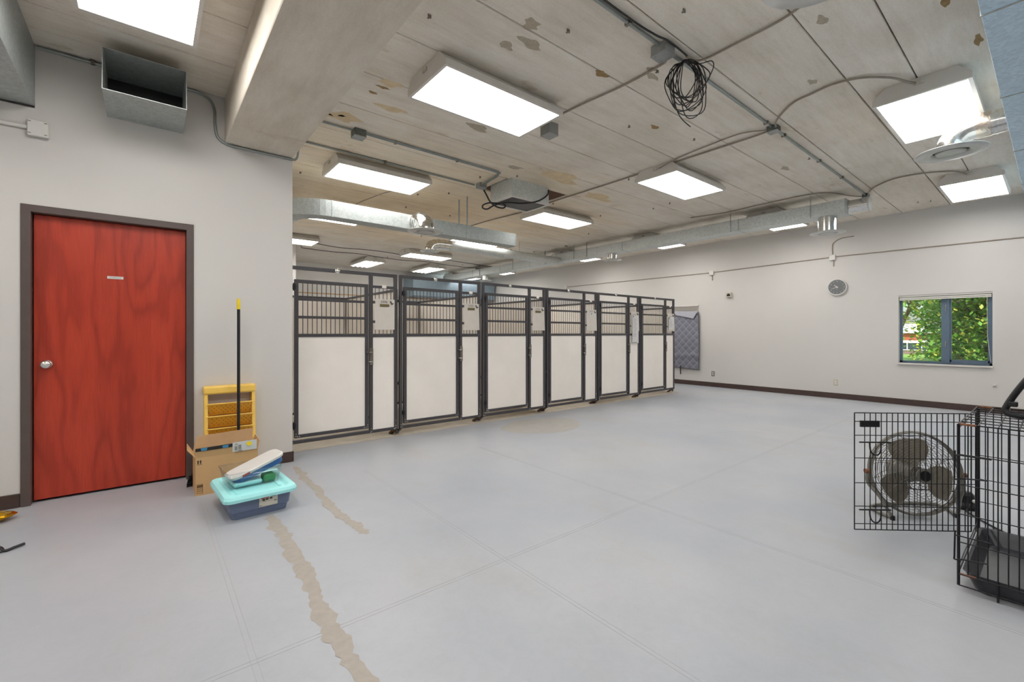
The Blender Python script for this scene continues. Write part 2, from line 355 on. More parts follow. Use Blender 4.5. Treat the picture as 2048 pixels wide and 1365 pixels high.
# metal hanger stubs left in the planks
stub = None; rnd = random.Random(11)
for i in range(64):
    x = rnd.uniform(1.4, 9.6); y = rnd.choice(ys[9:])+rnd.choice([.16, .3, .42]); 
    if y > 12: continue
    if stub is None:
        stub = struct('hanger_stub', MB().box((x-.012, y-.003, C-.022), (x+.012, y+.003, C)).box((x-.012, y-.012, C-.024), (x+.0, y+.012, C-.019)), M['steel'], ceil); sx, sy = x, y
    else: inst(stub, (x-sx, y-sy, 0), ceil)
# brown blotches with a shape of their own on the ceiling
def blot(x, y, rx, ry, mat, seed):
    r = random.Random(seed); n = 18
    ph = [r.uniform(0, 6.28) for _ in range(3)]
    pts = [(x+rx*math.cos(a)*(1+.3*math.sin(2*a+ph[0])+.2*math.sin(5*a+ph[1])), y+ry*math.sin(a)*(1+.3*math.sin(3*a+ph[2])), C-.0008) for a in [2*math.pi*k/n for k in range(n)]]
    struct('blotch', MB().quad(*pts[::-1]), mat, ceil)
bl = simple('ceiling_grey_blotch', '#b3a894', .9, var=.12, scale=40); br = simple('ceiling_rust_blotch', '#9a7f57', .9, var=.25, scale=40); bt = simple('ceiling_tan_water_mark', '#d8c4a0', .85, var=.1, scale=10)
for k, (x, y, rx, ry, m) in enumerate([(2.02, 2.26, .07, .05, bl), (2.14, 2.42, .09, .045, bl), (2.03, 2.55, .06, .04, bl), (2.85, 2.34, .06, .035, br), (3.2, 2.1, .06, .03, bl), (3.1, 2.05, .05, .03, bl),
     (1.52, 3.78, .05, .02, br), (1.55, 3.65, .05, .02, br), (1.3, 4.42, .06, .03, br), (1.45, 4.38, .03, .02, br), (1.58, 3.55, .10, .05, bt), (1.45, 4.4, .16, .1, bt), (1.75, 3.95, .14, .05, bt),
     (3.5, 1.0, .05, .03, bl), (3.9, .45, .07, .02, br), (4.6, .36, .09, .022, br), (5.2, .95, .06, .02, bl), (4.3, 1.3, .05, .03, bl), (6.3, 2.2, .08, .04, bl), (3.6, 4.35, .12, .05, bl), (2.6, 3.75, .14, .06, bl), (4.0, 2.6, .05, .03, br), (5.4, 4.5, .3, .12, bt), (4.3, 4.25, .35, .15, bt)]): blot(x, y, rx, ry, m, k)

# beams
struct('trim_1', MB().bbox((.53, YR, 2.95), (1.09, YB, C-.001), .008), M['beam'])
# door wall
x0d, x1d, hd = -.711, .304, 2.184
wl_ = MB()
for a, b in (((XL, YW, 0), (x0d+.03, YW+.15, 2.89)), ((-.64, YW, 2.89), (x1d-.03, YW+.15, C)), ((x0d+.03, YW, hd-.03), (x1d-.03, YW+.15, 2.89)),
             ((x1d-.03, YW, 0), (.53, YW+.15, C)), ((.53, YW, 0), (1.088, YW+.15, 2.949))): wl_.box(a, b)
wl_.box((XL, YW+.1, 2.89), (-.64, YW+.15, C))
struct('wall_left', wl_, M['wall'])
struct('wall_store', MB().box((.94, YW+.15, 0), (1.088, 11.5, C)).box((.94, 11.5, 0), (2.73, YB, C)), M['white_wall'])
struct('wall_side', MB().box((XL-.15, YR-.15, 0), (XL, YB, C+.03)), M['wall'])
struct('wall_rear', MB().box((XL-.15, YR-.15, 0), (XW+.2, YR, C+.03)), M['wall'])
wb = MB().box((XL, YB, 0), (XW+.2, YB+.15, C+.03)); struct('wall_back', wb, M['white_wall'])
struct('trim_2', MB().box((2.73, YB-.02, 2.44), (XW, YB, 2.47)), M['rim'])
WY0, WY1, WZ0, WZ1 = .645, 1.768, .735, 1.905
wr = MB()
for a, b in (((XW, YR-.15, 0), (XW+.22, WY0, C+.03)), ((XW, WY1, 0), (XW+.22, YB+.15, C+.03)), ((XW, WY0, 0), (XW+.22, WY1, WZ0)), ((XW, WY0, WZ1), (XW+.22, WY1, C+.03))): wr.box(a, b)
struct('wall_right', wr, M['wall'])
# baseboards
struct('baseboard_right', MB().bbox((XW-.012, YR, 0), (XW, YB, .105), .004), M['base'])
struct('baseboard_left', MB().bbox((x1d+.002, YW-.01, 0), (1.088, YW, .1), .004).bbox((1.088, YW-.01, 0), (1.098, YW+.15, .1), .004).bbox((XL, YW-.01, 0), (x0d-.002, YW, .1), .004), M['base'])
struct('baseboard_back', MB().box((2.73, YB-.012, 0), (XW, YB, .1)), M['base'])
# door 1
dr = MB().bbox((-.654, 4.765, .018), (.25, 4.805, 2.128), .003)
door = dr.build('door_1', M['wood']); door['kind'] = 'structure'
fr = MB()
for x0, x1 in ((x0d, x0d+.052), (x1d-.052, x1d)): fr.bbox((x0, YW-.012, 0), (x1, YW+.16, hd), .003)
fr.bbox((x0d, YW-.0115, hd-.052), (x1d, YW+.16, hd), .003)
for x0, x1 in ((x0d+.05, x0d+.068), (x1d-.068, x1d-.05)): fr.box((x0, 4.808, 0), (x1, YW+.155, hd-.05))
fr.box((x0d+.05, 4.808, hd-.068), (x1d-.05, YW+.155, hd-.05))
fr.build('door_frame', M['frame'], door)
kn = MB().lathe([(.0, 0), (.032, 0), (.034, .006), (.022, .012), (.011, .016), (.011, .034), (.022, .038), (.030, .05), (.030, .06), (.022, .07), (0, .073)], (-.585, 4.765, 1.018), (0, -1, 0), 20)
kn.build('door_knob', M['bright'], door)
sg = MB().bbox((-.252, 4.762, 1.683), (-.155, 4.765, 1.704), .0005).build('name_plate', M['whitep'], door)
text_mesh('lettering', 'STORAGE', .0165, Matrix.Translation((-.2035, 4.7612, 1.6935)) @ FY, M['faint'], sg)
# window 1
win = tagw = MB()
fy = [(WY0, WY0+.035), (WY1-.035, WY1)]
xf0, xf1 = XW+.10, XW+.16
for a, b in fy: win.box((xf0, a, WZ0), (xf1, b, WZ1))
win.box((xf0, WY0, WZ0), (xf1, WY1, WZ0+.035)); win.box((xf0, WY0, WZ1-.03), (xf1, WY1, WZ1)); win.box((xf0-.01, 1.135, WZ0), (xf1, 1.235, WZ1))
win = win.build('window_1', M['winframe']); win['kind'] = 'structure'
MB().box((XW+.125, 1.235, WZ0+.035), (XW+.131, WY1-.035, WZ1-.03)).build('pane', M['glass'], win)
MB().box((XW+.125, WY0+.035, WZ0+.035), (XW+.131, 1.135, WZ1-.03)).build('pane', M['glass'], win)
sf = MB()
for a, b in ((WY0+.035, WY0+.055), (1.115, 1.135)): sf.box((XW+.112, a, WZ0+.035), (XW+.145, b, WZ1-.03))
sf.box((XW+.112, WY0+.035, WZ0+.035), (XW+.145, 1.135, WZ0+.075)); sf.build('casement_sash', M['winframe'], win)
for z in (1.02, 1.62): MB().tube([(xf0-.012, 1.185, z), (xf0-.03, 1.185, z+.03), (xf0-.028, 1.18, z+.10)], .006, 6).build('latch', M['bright'], win)
MB().bbox((XW-.035, WY0-.012, WZ0-.03), (XW+.10, WY1+.012, WZ0), .005).build('window_sill', M['sill'], win)
MB().box((XW+.01, WY0, WZ1-.028), (XW+.06, WY1, WZ1)).box((XW+.015, WY0+.01, WZ1-.06), (XW+.05, WY1-.01, WZ1-.038)).build('blind_headrail', M['sill'], win)
MB().box((XW+.02, WY0+.01, WZ1-.085), (XW+.045, WY1-.01, WZ1-.065)).build('blind_bottom_rail', M['sill'], win)
MB().tube([(XW+.02, WY0+.06, WZ1-.06), (XW+.022, WY0+.055, 1.2), (XW+.03, WY0+.02, .80)], .003, 5).build('blind_cord', M['whitep'], win)
# window 2: blind showing above a quilted blanket
w2 = MB().box((XW-.03, 5.42, 1.90), (XW-.002, 6.75, 1.925)); w2 = w2.build('window_2', M['sill']); w2['kind'] = 'structure'
for k in range(9): MB().box((XW-.022, 5.43, 1.885-k*.018), (XW-.006, 6.72, 1.888-k*.018)).build('blind_slat', M['sill'], w2)

# ================================================================== ceiling lights
def light(cx, cy, label, along='x', tubes=False):
    r = empty('ceiling_light', (cx, cy, C-.135), label, 'ceiling light', 'surface mounted fluorescent ceiling lights')
    a = Matrix.Translation((cx, cy, C)) @ (Matrix.Rotation(math.pi/2, 4, 'Z') if along == 'y' else Matrix.Identity(4))
    L, W = .61, .305
    prof = [(-W, -.118), (W, -.118), (W, -.085), (W-.085, -.001), (-W+.085, -.001), (-W, -.085)]
    MB().T(a).loft([[(-L, y, z) for y, z in prof], [(L, y, z) for y, z in prof]]).build('housing', M['lampbody'], r)
    rim = MB().T(a)
    for p, q in (((-L, -W, -.135), (L, -W+.025, -.118)), ((-L, W-.025, -.135), (L, W, -.118)), ((-L, -W+.025, -.135), (-L+.025, W-.025, -.118)), ((L-.025, -W+.025, -.135), (L, W-.025, -.118))): rim.box(p, q)
    rim.build('lens_frame', M['lampbody'], r)
    MB().T(a).box((-.012-L, -.03, -.06), (-L, .03, -.03)).build('knockout', M['bright'], r)
    if tubes:
        MB().T(a).box((-L+.025, -W+.025, -.121), (L-.025, W-.025, -.1185)).build('reflector', M['beige'], r)
        for k in range(4):
            y = (-1.5+k)*.135; MB().T(a).cyl((-L+.05, y, -.136), (L-.05, y, -.136), .0145, 10).build('tube', M['tubelamp'], r)
    else:
        MB().T(a).box((-L+.025, -W+.025, -.131), (L-.025, W-.025, -.1185)).build('lens', M['lens'], r)
    return r
light(2.29, 3.13, 'large lit ceiling light just right of the concrete beam, nearest the camera')
light(2.30, 5.54, 'lit ceiling light above the first kennel, beside the beam end')
light(5.55, 3.2, 'lit ceiling light in the middle of the ceiling, right of the recessed box')
light(5.59, 5.58, 'lit ceiling light just behind the recessed ceiling box')
light(5.51, .72, 'large lit ceiling light behind the shiny elbow diffuser at upper right')
light(8.82, .72, 'lit ceiling light against the right wall, under the daylight-tinted duct')
light(-.045, 3.16, 'lit ceiling light above the open stub duct at upper left', 'y')
light(2.35, 7.87, 'lit ceiling light half hidden behind the rectangular duct elbow')
light(5.55, 7.87, 'lit ceiling light behind the capped end of the rectangular duct')
light(2.26, 10.37, 'lit ceiling light cut off by the storage wall corner, under the duct elbow')
light(5.6, 10.37, 'lit ceiling light behind the hanging round duct elbow')
light(4.85, 12.5, 'open four-tube ceiling light above the first kennel top rail, far back', 'y', True)
light(6.8, 12.5, 'open four-tube ceiling light above the second kennel top rail, far back', 'y', True)
light(8.75, 3.18, 'ceiling light peeking under the wall duct, beside the clock side diffuser')
light(8.75, 5.57, 'ceiling light peeking under the wall duct, second from the duct end')
light(8.75, 7.97, 'ceiling light peeking under the wall duct, left of the middle diffuser')
light(8.75, 11.57, 'ceiling light peeking under the wall duct above the third kennel')
light(8.75, 13.5, 'farthest ceiling light peeking under the wall duct')
light(2.29, .72, 'added unseen ceiling light over the open floor near the camera')  # unseen fixture, added to raise the room's light level
for i, x in enumerate((2.29, 5.5, 8.8)): light(x, -1.7, ['left', 'middle', 'right'][i]+' added unseen ceiling light in the row behind the camera')  # unseen row added behind the camera for more light
light(-2.35, 3.16, 'added unseen ceiling light left of the wide galvanised duct, out to the left', 'y')  # unseen fixture added to brighten the door wall
light(-2.35, .4, 'added unseen ceiling light behind the camera, left of the wide duct', 'y')  # second unseen fixture added for the door wall's brightness
light(-.045, .4, 'added unseen ceiling light in the bay left of the beam, behind the camera', 'y')  # unseen fixture added to help light the left bay

# ================================================================== ducts
def duct(name, x0, x1, y0, y1, z0, z1, mat, label, seams=(), axis='x', cap=True):
    r = empty(name, ((x0+x1)/2, (y0+y1)/2, z0), label, 'air duct')
    MB().bbox((x0, y0, z0), (x1, y1, z1), .003).build('duct_body', mat, r)
    for s in seams:
        e = .004
        if axis == 'x': MB().box((s-.006, y0-e, z0-e), (s+.006, y1+e, z1+e)).build('seam_flange', M['galvd'], r)
        else: MB().box((x0-e, s-.006, z0-e), (x1+e, s+.006, z1+e)).build('seam_flange', M['galvd'], r)
    return r
def hanger(r, x, y, z0): MB().box((x-.012, y-.002, z0), (x+.012, y+.002, C)).build('hanger_strap', M['galvd'], r)
d1 = duct('air_duct', 1.774, 4.78, 5.75, 5.97, 2.712, 2.914, M['galvd'], 'rectangular galvanised duct with curved elbow hung above the kennels', (1.79, 3.72, 4.776))
el = []
for i in range(13):
    t = math.pi/2*i/12; cx, cy = 1.774, 6.25; s, c = math.sin(t), math.cos(t)
    el.append([(cx-.5*s, cy-.5*c, 2.712), (cx-.28*s, cy-.28*c, 2.712), (cx-.28*s, cy-.28*c, 2.914), (cx-.5*s, cy-.5*c, 2.914)])
MB().loft(el).build('elbow', M['galvd'], d1)
MB().box((1.274, 6.25, 2.712), (1.494, 9.0, 2.914)).build('branch_body', M['galv'], d1)
hanger(d1, 3.80, 5.745, 2.712); hanger(d1, 3.80, 5.975, 2.712)
d3 = duct('air_duct', 7.87, 8.175, 1.95, 13.4, 3.015, 3.215, M['galv'], 'long rectangular galvanised duct running along the right wall', (1.96, 3.48, 5.9, 7.9, 8.9, 10.2, 11.6), 'y')
for y in (2.40, 3.61, 6.9, 7.3, 8.3, 9.6, 11.2): hanger(d3, 7.866, y, 3.015)
MB().cyl((8.02, 1.72, 3.11), (8.02, 1.955, 3.11), .098, 20).build('round_stub', M['shiny'], d3)
MB().cyl((8.02, 1.70, 3.11), (8.02, 1.72, 3.11), .104, 20).build('end_cap', M['diffuser'], d3)
pl = duct('plenum_box', 6.75, 10.1, 13.42, 14.1, 2.5, 3.12, M['galvp'], 'blue-grey plenum box on the far back wall', (7.9, 9.0))
d0 = duct('air_duct', .3, XW-.01, -.78, .245, 2.85, 3.30, M['galvb'], 'large daylight-tinted overhead duct at the upper right corner', (3.25, 4.49, 5.9, 7.27, 7.6, 8.9))
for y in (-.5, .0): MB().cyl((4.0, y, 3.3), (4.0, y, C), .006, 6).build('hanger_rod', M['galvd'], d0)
dl = duct('air_duct', -1.6, -.64, -2.0, YW-.002, 2.905, C-.005, M['galvd'], 'wide galvanised duct entering the storage wall at upper left', (.9, 2.4), 'y')
# open stub duct over the door
r = empty('open_duct_stub', (-.01, 4.45, 2.95), 'open galvanised duct stub sticking out of the wall above the red door', 'air duct')
xa, xb, ya, yb, za, zb = -.25, .228, 4.22, YW+.02, 2.95, 3.255
st = MB(); t = .004
st.box((xa, ya-.03, za), (xb, yb, za+t)); st.build('bottom_sheet', M['galvd'], r)
MB().box((xa, ya, zb-t), (xb, yb, zb)).build('top_sheet', M['galvd'], r)
for x in (xa, xb-t): MB().prism([(ya-.03, za+t), (yb, za+t), (yb, zb-t), (ya, zb-t)], x, x+t, 'yzx').build('side_sheet', M['galvd'], r)
MB().box((xa+t, YW-.01, za+t), (xb-t, YW+.0, zb-t)).build('shaded_inner_sheet', M['black'], r)  # black sheet stands in for the shade inside the stub
# round diffusers
def face(r, c, rad):
    x, y, z = c
    MB().lathe([(rad*.52, .03), (rad, .004), (rad, 0), (rad*.62, -.012), (rad*.52, .0), (rad*.5, .03)], c, (0, 0, 1), 32).build('outer_ring', M['diffuser'], r)
    MB().lathe([(0, -.006), (rad*.2, -.008), (rad*.24, -.004), (rad*.38, -.012), (rad*.42, .006), (0, .012)], c, (0, 0, 1), 32).build('inner_cone', M['diffuser'], r)
    MB().lathe([(0, .02), (rad*.5, .02)], c, (0, 0, 1), 24).build('throat', M['black'], r)
def drop(x, y, ztop, zface, rad, fr_, label, mat='shiny'):
    r = empty('ceiling_diffuser', (x, y, zface), label, 'air diffuser', 'round ceiling diffusers')
    MB().cyl((x, y, zface+.02), (x, y, ztop), rad, 24).build('neck', M[mat], r); face(r, (x, y, zface), fr_); return r
drop(8.02, 2.22, 3.015, 2.775, .122, .232, 'round diffuser on a crinkled foil neck at the near end of the wall duct')
drop(8.02, 6.28, 3.015, 2.875, .10, .2, 'round diffuser under the middle of the wall duct')
drop(8.02, 11.1, 3.015, 2.85, .10, .2, 'white round diffuser under the wall duct above the third kennel')
def elbowed(pts, zface, rad, fr_, label, mat, collar=None):
    p = pts[-1]; r = empty('ceiling_diffuser', (p[0], p[1], zface), label, 'air diffuser', 'round ceiling diffusers')
    MB().tube(smoothpath(pts, 4), rad, 24).build('elbow', M[mat], r)
    P = smoothpath(pts, 4)
    for k in range(3, len(P)-1, 3):
        d = (P[k+1]-P[k-1]).normalized(); MB().tube([P[k]-d*.004, P[k]+d*.004], rad+.004, 24).build('gore_seam', M[mat], r)
    if collar: MB().cyl(collar[0], collar[1], rad+.006, 24).build('tape_collar', M['tape'], r)
    face(r, (p[0], p[1], zface), fr_); return r
elbowed([(5.63, .24, 3.065), (5.63, .36, 3.065), (5.63, .44, 3.065), (5.63, .53, 3.045), (5.63, .60, 2.98), (5.63, .615, 2.905)], 2.885, .10, .25, 'shiny elbow diffuser in front of the light at upper right', 'shiny', ((5.63, .36, 3.065), (5.63, .45, 3.065)))
elbowed([(2.36, .25, 3.065), (2.36, .36, 3.065), (2.36, .50, 3.065), (2.36, .61, 3.045), (2.36, .67, 2.98), (2.36, .68, 2.92)], 2.90, .10, .25, 'round diffuser cut off by the top edge of the picture', 'shiny')
elbowed([(2.95, 5.76, 2.81), (2.95, 5.68, 2.81), (2.95, 5.60, 2.80), (2.95, 5.53, 2.76), (2.95, 5.50, 2.70), (2.95, 5.50, 2.665)], 2.645, .125, .24, 'elbowed round diffuser on the front of the rectangular duct', 'shiny')
r2 = elbowed([(4.75, 7.82, 3.03), (4.55, 7.82, 3.03), (4.42, 7.82, 3.02), (4.33, 7.82, 2.98), (4.29, 7.82, 2.92), (4.29, 7.82, 2.88)], 2.86, .098, .19, 'round diffuser on the end of the horizontal round duct', 'shiny')
r = empty('round_duct', (6.2, 7.82, 2.93), 'horizontal round galvanised duct joining the wall duct', 'air duct')
MB().cyl((4.75, 7.82, 3.03), (7.862, 7.82, 3.03), .097, 24).build('duct_body', M['galv'], r)
for x in (4.76, 6.1, 7.3): MB().cyl((x-.01, 7.82, 3.03), (x+.01, 7.82, 3.03), .101, 24).build('band', M['galv'], r)
for x in (5.2, 6.6): MB().cyl((x, 7.82, 3.12), (x, 7.82, C), .004, 6).build('hanger_rod', M['galvd'], r)
# recessed box in the ceiling cavity
r = empty('ceiling_box', (4.145, 4.9, 3.1), 'galvanised box with black filter face lowered from the ceiling cavity', 'vent box')
MB().box((3.80, 4.66, 3.112), (4.49, 5.14, C+.012)).build('box_body', M['galv'], r)
g = MB()
for a, b in (((3.79, 4.65, 3.1), (4.50, 4.685, 3.112)), ((3.79, 5.115, 3.1), (4.50, 5.15, 3.112)), ((3.79, 4.685, 3.1), (3.83, 5.115, 3.112)), ((4.46, 4.685, 3.1), (4.50, 5.115, 3.112))): g.box(a, b)
g.build('face_frame', M['whitep'], r); MB().box((3.83, 4.685, 3.106), (4.46, 5.115, 3.111)).build('filter', M['black'], r)
# ================================================================== conduits, boxes and cables
def run(name, pts, rad, mat, label, cat='conduit', smooth=True, straps=()):
    o = MB().tube(smoothpath(pts, 8) if smooth else pts, rad, 8).build(name, M[mat]); tag(o, label, cat)
    for s in straps: MB().box((s[0]-.012, s[1]-.022, s[2]-rad-.003), (s[0]+.012, s[1]+.022, min(s[2]+rad+.003, C-.0005)) if s[1] < YW-.05 or s[1] > YW else (s[0]+.012, YW-.0005, s[2]+.02)).build('strap', M['steel'], o)
    return o
zc = C-.0155
run('conduit', [(1.1, 1.826, zc), (2.86, 1.826, zc)], .012, 'conduit', 'straight metal conduit from the top edge to the ceiling box by the cable coil', smooth=False, straps=[(2.5, 1.826, zc)])
run('conduit', [(2.98, 1.83, zc), (4.88, 1.83, zc)], .012, 'conduit', 'straight metal conduit between the two ceiling junction boxes, beside the cable coil', smooth=False, straps=[(4.75, 1.83, zc)])
run('conduit', [(4.98, 1.83, zc), (8.36, 1.835, zc)], .012, 'conduit', 'straight metal conduit from the small ceiling box to the wall duct end', smooth=False, straps=[(5.2, 1.83, zc), (6.3, 1.83, zc), (7.2, 1.83, zc)])
run('cable', [(1.1, 1.792, zc-.004), (2.4, 1.792, zc-.004), (2.72, 1.775, zc-.008), (2.86, 1.752, zc-.008), (3.0, 1.752, zc-.008), (3.13, 1.76, zc-.006)], .007, 'blackcable', 'dark cable strapped along the conduit toward the cable coil', 'cable')
run('cable', [(3.03, 1.88, C-.04), (3.09, 1.95, zc), (3.10, 2.3, zc), (3.065, 2.71, zc), (3.04, 3.10, zc), (2.92, 3.2, C-.05)], .009, 'cable', 'grey flexible cable from the junction box to the nearest ceiling light', 'cable')
run('cable', [(3.14, 1.77, zc), (3.27, 1.73, zc), (3.28, 1.49, zc), (3.24, 1.07, zc), (3.0, .8, zc), (2.9, .74, C-.05)], .008, 'cable', 'grey flexible cable from the coil toward the top edge', 'cable')
run('cable', [(4.93, 1.89, C-.03), (4.98, 2.2, zc), (4.985, 3.38, zc), (4.98, 4.3, zc), (4.97, 5.3, zc), (5.0, 5.8, zc), (4.88, 6.9, zc), (4.85, 8.5, zc)], .010, 'cable', 'long flexible conduit crossing the ceiling past the recessed box', 'cable')
run('cable', [(4.90, 1.87, C-.03), (4.80, 2.1, zc), (4.83, 2.5, zc), (4.9, 2.9, zc), (4.93, 3.15, C-.05)], .007, 'cable', 'thin cable from the small junction box to the middle light', 'cable')
run('cable', [(4.93, 1.80, C-.04), (4.78, 1.75, zc), (4.53, 1.524, zc), (4.478, 1.351, zc), (4.446, 1.196, zc), (4.507, 1.023, zc), (4.669, .863, zc-.01), (4.82, .78, zc-.025), (4.895, .74, C-.045)], .009, 'cable', 'looping flexible cable to the upper right light', 'cable')
run('cable', [(8.36, 1.80, C-.04), (8.2, 1.74, zc), (7.987, 1.613, zc), (7.807, 1.39, zc), (7.842, 1.095, zc), (8.05, .85, zc), (8.2, .75, C-.045)], .009, 'cable', 'looping flexible cable to the light at the right wall', 'cable')
run('cable', [(8.38, 1.86, C-.04), (8.25, 2.0, zc), (7.75, 2.25, zc), (7.7, 3.0, zc), (7.75, 3.6, zc), (7.6, 4.2, zc)], .009, 'cable', 'flexible cable running along the top of the wall duct', 'cable')
run('conduit', [(1.1, 4.60, zc), (1.62, 4.585, zc)], .010, 'conduit', 'short conduit from the beam to the square ceiling box', smooth=False)
run('conduit', [(1.76, 4.59, zc), (3.40, 4.60, zc), (3.53, 4.62, zc), (3.60, 4.72, zc), (3.62, 4.9, zc), (3.63, 5.06, C-.03)], .010, 'conduit', 'bent conduit from the square ceiling box to the recessed box', straps=[(2.1, 4.59, zc), (2.9, 4.597, zc)])
run('conduit', [(1.76, 4.56, zc), (2.1, 4.565, zc), (3.40, 4.575, zc), (3.50, 4.60, zc), (3.57, 4.72, zc), (3.59, 5.06, C-.03)], .007, 'conduit', 'thinner bent conduit paired along the square ceiling box run')
run('conduit', [(1.095, 5.19, zc), (3.56, 5.2, zc)], .011, 'conduit', 'straight conduit from the storage wall corner over the first kennel light', smooth=False, straps=[(2.24, 5.19, zc)])
run('conduit', [(-.63, YW-.014, C-.02), (.20, YW-.014, C-.02), (.33, YW-.014, C-.02), (.42, YW-.014, C-.06), (.452, YW-.014, C-.14), (.455, YW-.014, 3.10), (.475, YW-.014, 2.99), (.54, YW-.014, 2.945), (.65, YW-.014, 2.937), (.9, YW-.014, 2.937), (1.06, YW-.014, 2.937), (1.11, YW-.03, 2.94), (1.125, YW-.06, 3.0), (1.108, YW-.08, 3.12), (1.106, YW-.08, C-.012)], .011, 'conduit', 'bent conduit dropping around the concrete beam on the storage wall', straps=[(-.33, YW-.012, C-.02)])
run('cable', [(2.93, 5.56, C-.06), (3.05, 5.72, zc), (3.03, 5.95, zc), (2.75, 6.25, zc), (2.6, 7.2, zc)], .006, 'cable', 'thin looping cable trailing from the first kennel light', 'cable')
for i, (p, q) in enumerate((((2.9, 10.85, zc-.004), (8.3, 11.1, zc-.004)), ((2.85, 11.45, zc-.03), (8.2, 11.6, zc-.03)))):
    a, b = Vector(p), Vector(q); pts = [a.lerp(b, k/8)+Vector((0, .08*math.sin(k*1.9+i), -.02*abs(math.sin(k*1.3)))) for k in range(9)]
    run('cable', pts, .008, 'blackcable', ['dark cable sagging across the far ceiling toward the wall duct', 'farther dark cable across the ceiling above the back wall'][i], 'cable')
def jbox(c, s, mat, label, cover=True, name='junction_box'):
    x, y, z = c; a, b, h = s
    r = empty(name, (x, y, z), label, 'junction box')
    MB().bbox((x-a, y-b, z), (x+a, y+b, z+h), .004).build('box_body', M[mat], r)
    if cover:
        MB().bbox((x-a-.003, y-b-.003, z-.003), (x+a+.003, y+b+.003, z), .001).build('cover_plate', M['box'], r)
        for dx in (-.7, .7): MB().cyl((x+a*dx, y+b*.6, z-.006), (x+a*dx, y+b*.6, z-.003), .004, 8).build('screw', M['steel'], r)
    return r
jbox((2.92, 1.83, C-.075), (.062, .062, .0745), 'box', 'square grey ceiling junction box next to the black cable coil')
jbox((4.93, 1.83, C-.055), (.05, .05, .0545), 'boxd', 'small galvanised junction box at the middle of the conduit run')
jbox((3.13, 3.24, C-.115), (.065, .065, .1145), 'box', 'deep grey box hanging at the corner of the nearest ceiling light')
jbox((1.69, 4.585, C-.075), (.06, .06, .0745), 'boxd', 'galvanised octagon-like box with open white cover above the kennel light')
jbox((3.63, 5.13, C-.06), (.06, .05, .0595), 'box', 'small grey box where the cables enter the ceiling cavity')
jbox((8.40, 1.835, C-.05), (.04, .04, .0495), 'boxd', 'small dark box at the round end of the wall duct')
# hanging black cord under the cavity
pts = [(3.665, 5.12, 3.272), (3.70, 5.10, 3.20), (3.75, 5.08, 3.11), (3.84, 5.06, 3.055), (3.95, 5.05, 3.05), (3.99, 5.04, 3.085), (3.93, 5.03, 3.11), (3.82, 5.03, 3.09), (3.70, 5.03, 3.075), (3.60, 5.04, 3.03), (3.60, 5.05, 2.99), (3.68, 5.05, 2.99), (3.77, 5.0, 3.05), (3.90, 4.9, 3.085), (4.05, 4.75, 3.07), (4.2, 4.63, 3.09), (4.33, 4.60, 3.16), (4.44, 4.62, 3.25), (4.50, 4.68, 3.34)]
run('power_cord', pts, .011, 'blackcable', 'looped black cord hanging below the recessed ceiling box', 'cord')
# coil of thin black cable
cb = MB(); rnd = random.Random(4); top = Vector((3.16, 1.78, 3.315)); rt = Vector((.775, -.632, 0)); fw = Vector((.632, .775, 0))
for k in range(13):
    w = rnd.uniform(.07, .15); h = rnd.uniform(.13, .20); yw = rnd.uniform(-.5, .5); sh = rnd.uniform(-.05, .05)
    if k in (3, 8): h = rnd.uniform(.20, .225)
    u = (rt*math.cos(yw)+fw*math.sin(yw)); pts = []
    for i in range(28):
        a = 2*math.pi*i/28; pts.append(top+u*(w*math.sin(a)*(1+.15*math.sin(a*2+k))+sh*(1-math.cos(a))/2)+Vector((0, 0, -h*(1-math.cos(a))))+fw*.02*math.sin(a*3+k))
    cb.tube(pts, .0038, 5, closed=True)
cb.tube(smoothpath([top, top+rt*.10+Vector((0, 0, -.02)), top+rt*.19+Vector((0, 0, .0)), top+rt*.20+Vector((0, 0, -.06)), top+rt*.12+Vector((0, 0, -.22))], 8), .0038, 5)
cb.tube(smoothpath([top+Vector((0, 0, -.1))-rt*.1, top-rt*.09+Vector((0, 0, -.3)), top-rt*.05+Vector((0, 0, -.42)), top+rt*.03+Vector((0, 0, -.50))], 8), .0038, 5)
tag(cb.build('cable_coil', M['blackcable']), 'tangled coil of thin black cable hanging from the ceiling', 'cable')
# right wall: conduit, boxes, clock and small devices
def wrun(pts, rad, label): return run('wall_conduit', [(XW-rad-.002, y, z) for y, z in pts], rad, 'cable', label, 'conduit', smooth=False)
wrun([(.05, 2.69), (2.69, 2.715)], .009, 'thin conduit along the right wall above the window')
wrun([(2.79, 2.71), (5.06, 2.665)], .009, 'thin conduit along the right wall between the clock box and the next box')
wrun([(5.15, 2.662), (9.73, 2.70)], .009, 'thin conduit along the right wall above the kennels')
run('wall_conduit', [(XW-.011, 2.735, 2.76), (XW-.011, 2.74, 2.9), (XW-.011, 2.72, 2.98), (XW-.011, 2.6, 3.05), (XW-.011, 2.4, 3.06)], .009, 'cable', 'bent conduit rising from the wall box toward the foil neck diffuser', 'conduit')
for i, (y, z) in enumerate(((2.735, 2.70), (5.105, 2.65), (9.78, 2.70))):
    r = empty('junction_box', (XW-.02, y, z-.05), ['white wall box on the conduit above the clock', 'white wall box on the conduit right of the kennels', 'white wall box on the conduit seen above the fourth kennel'][i], 'junction box')
    MB().bbox((XW-.045, y-.05, z-.05), (XW-.001, y+.05, z+.05), .005).build('box_body', M['whitep'], r)
    MB().bbox((XW-.02, y-.022, z-.17), (XW-.001, y-.006, z-.05), .002).build('wire_tail', M['cable'], r)
r = empty('wall_clock', (XW-.03, 2.66, 1.94), 'round grey wall clock with white rim left of the window', 'clock'); cc = (XW-.001, 2.66, 2.125)
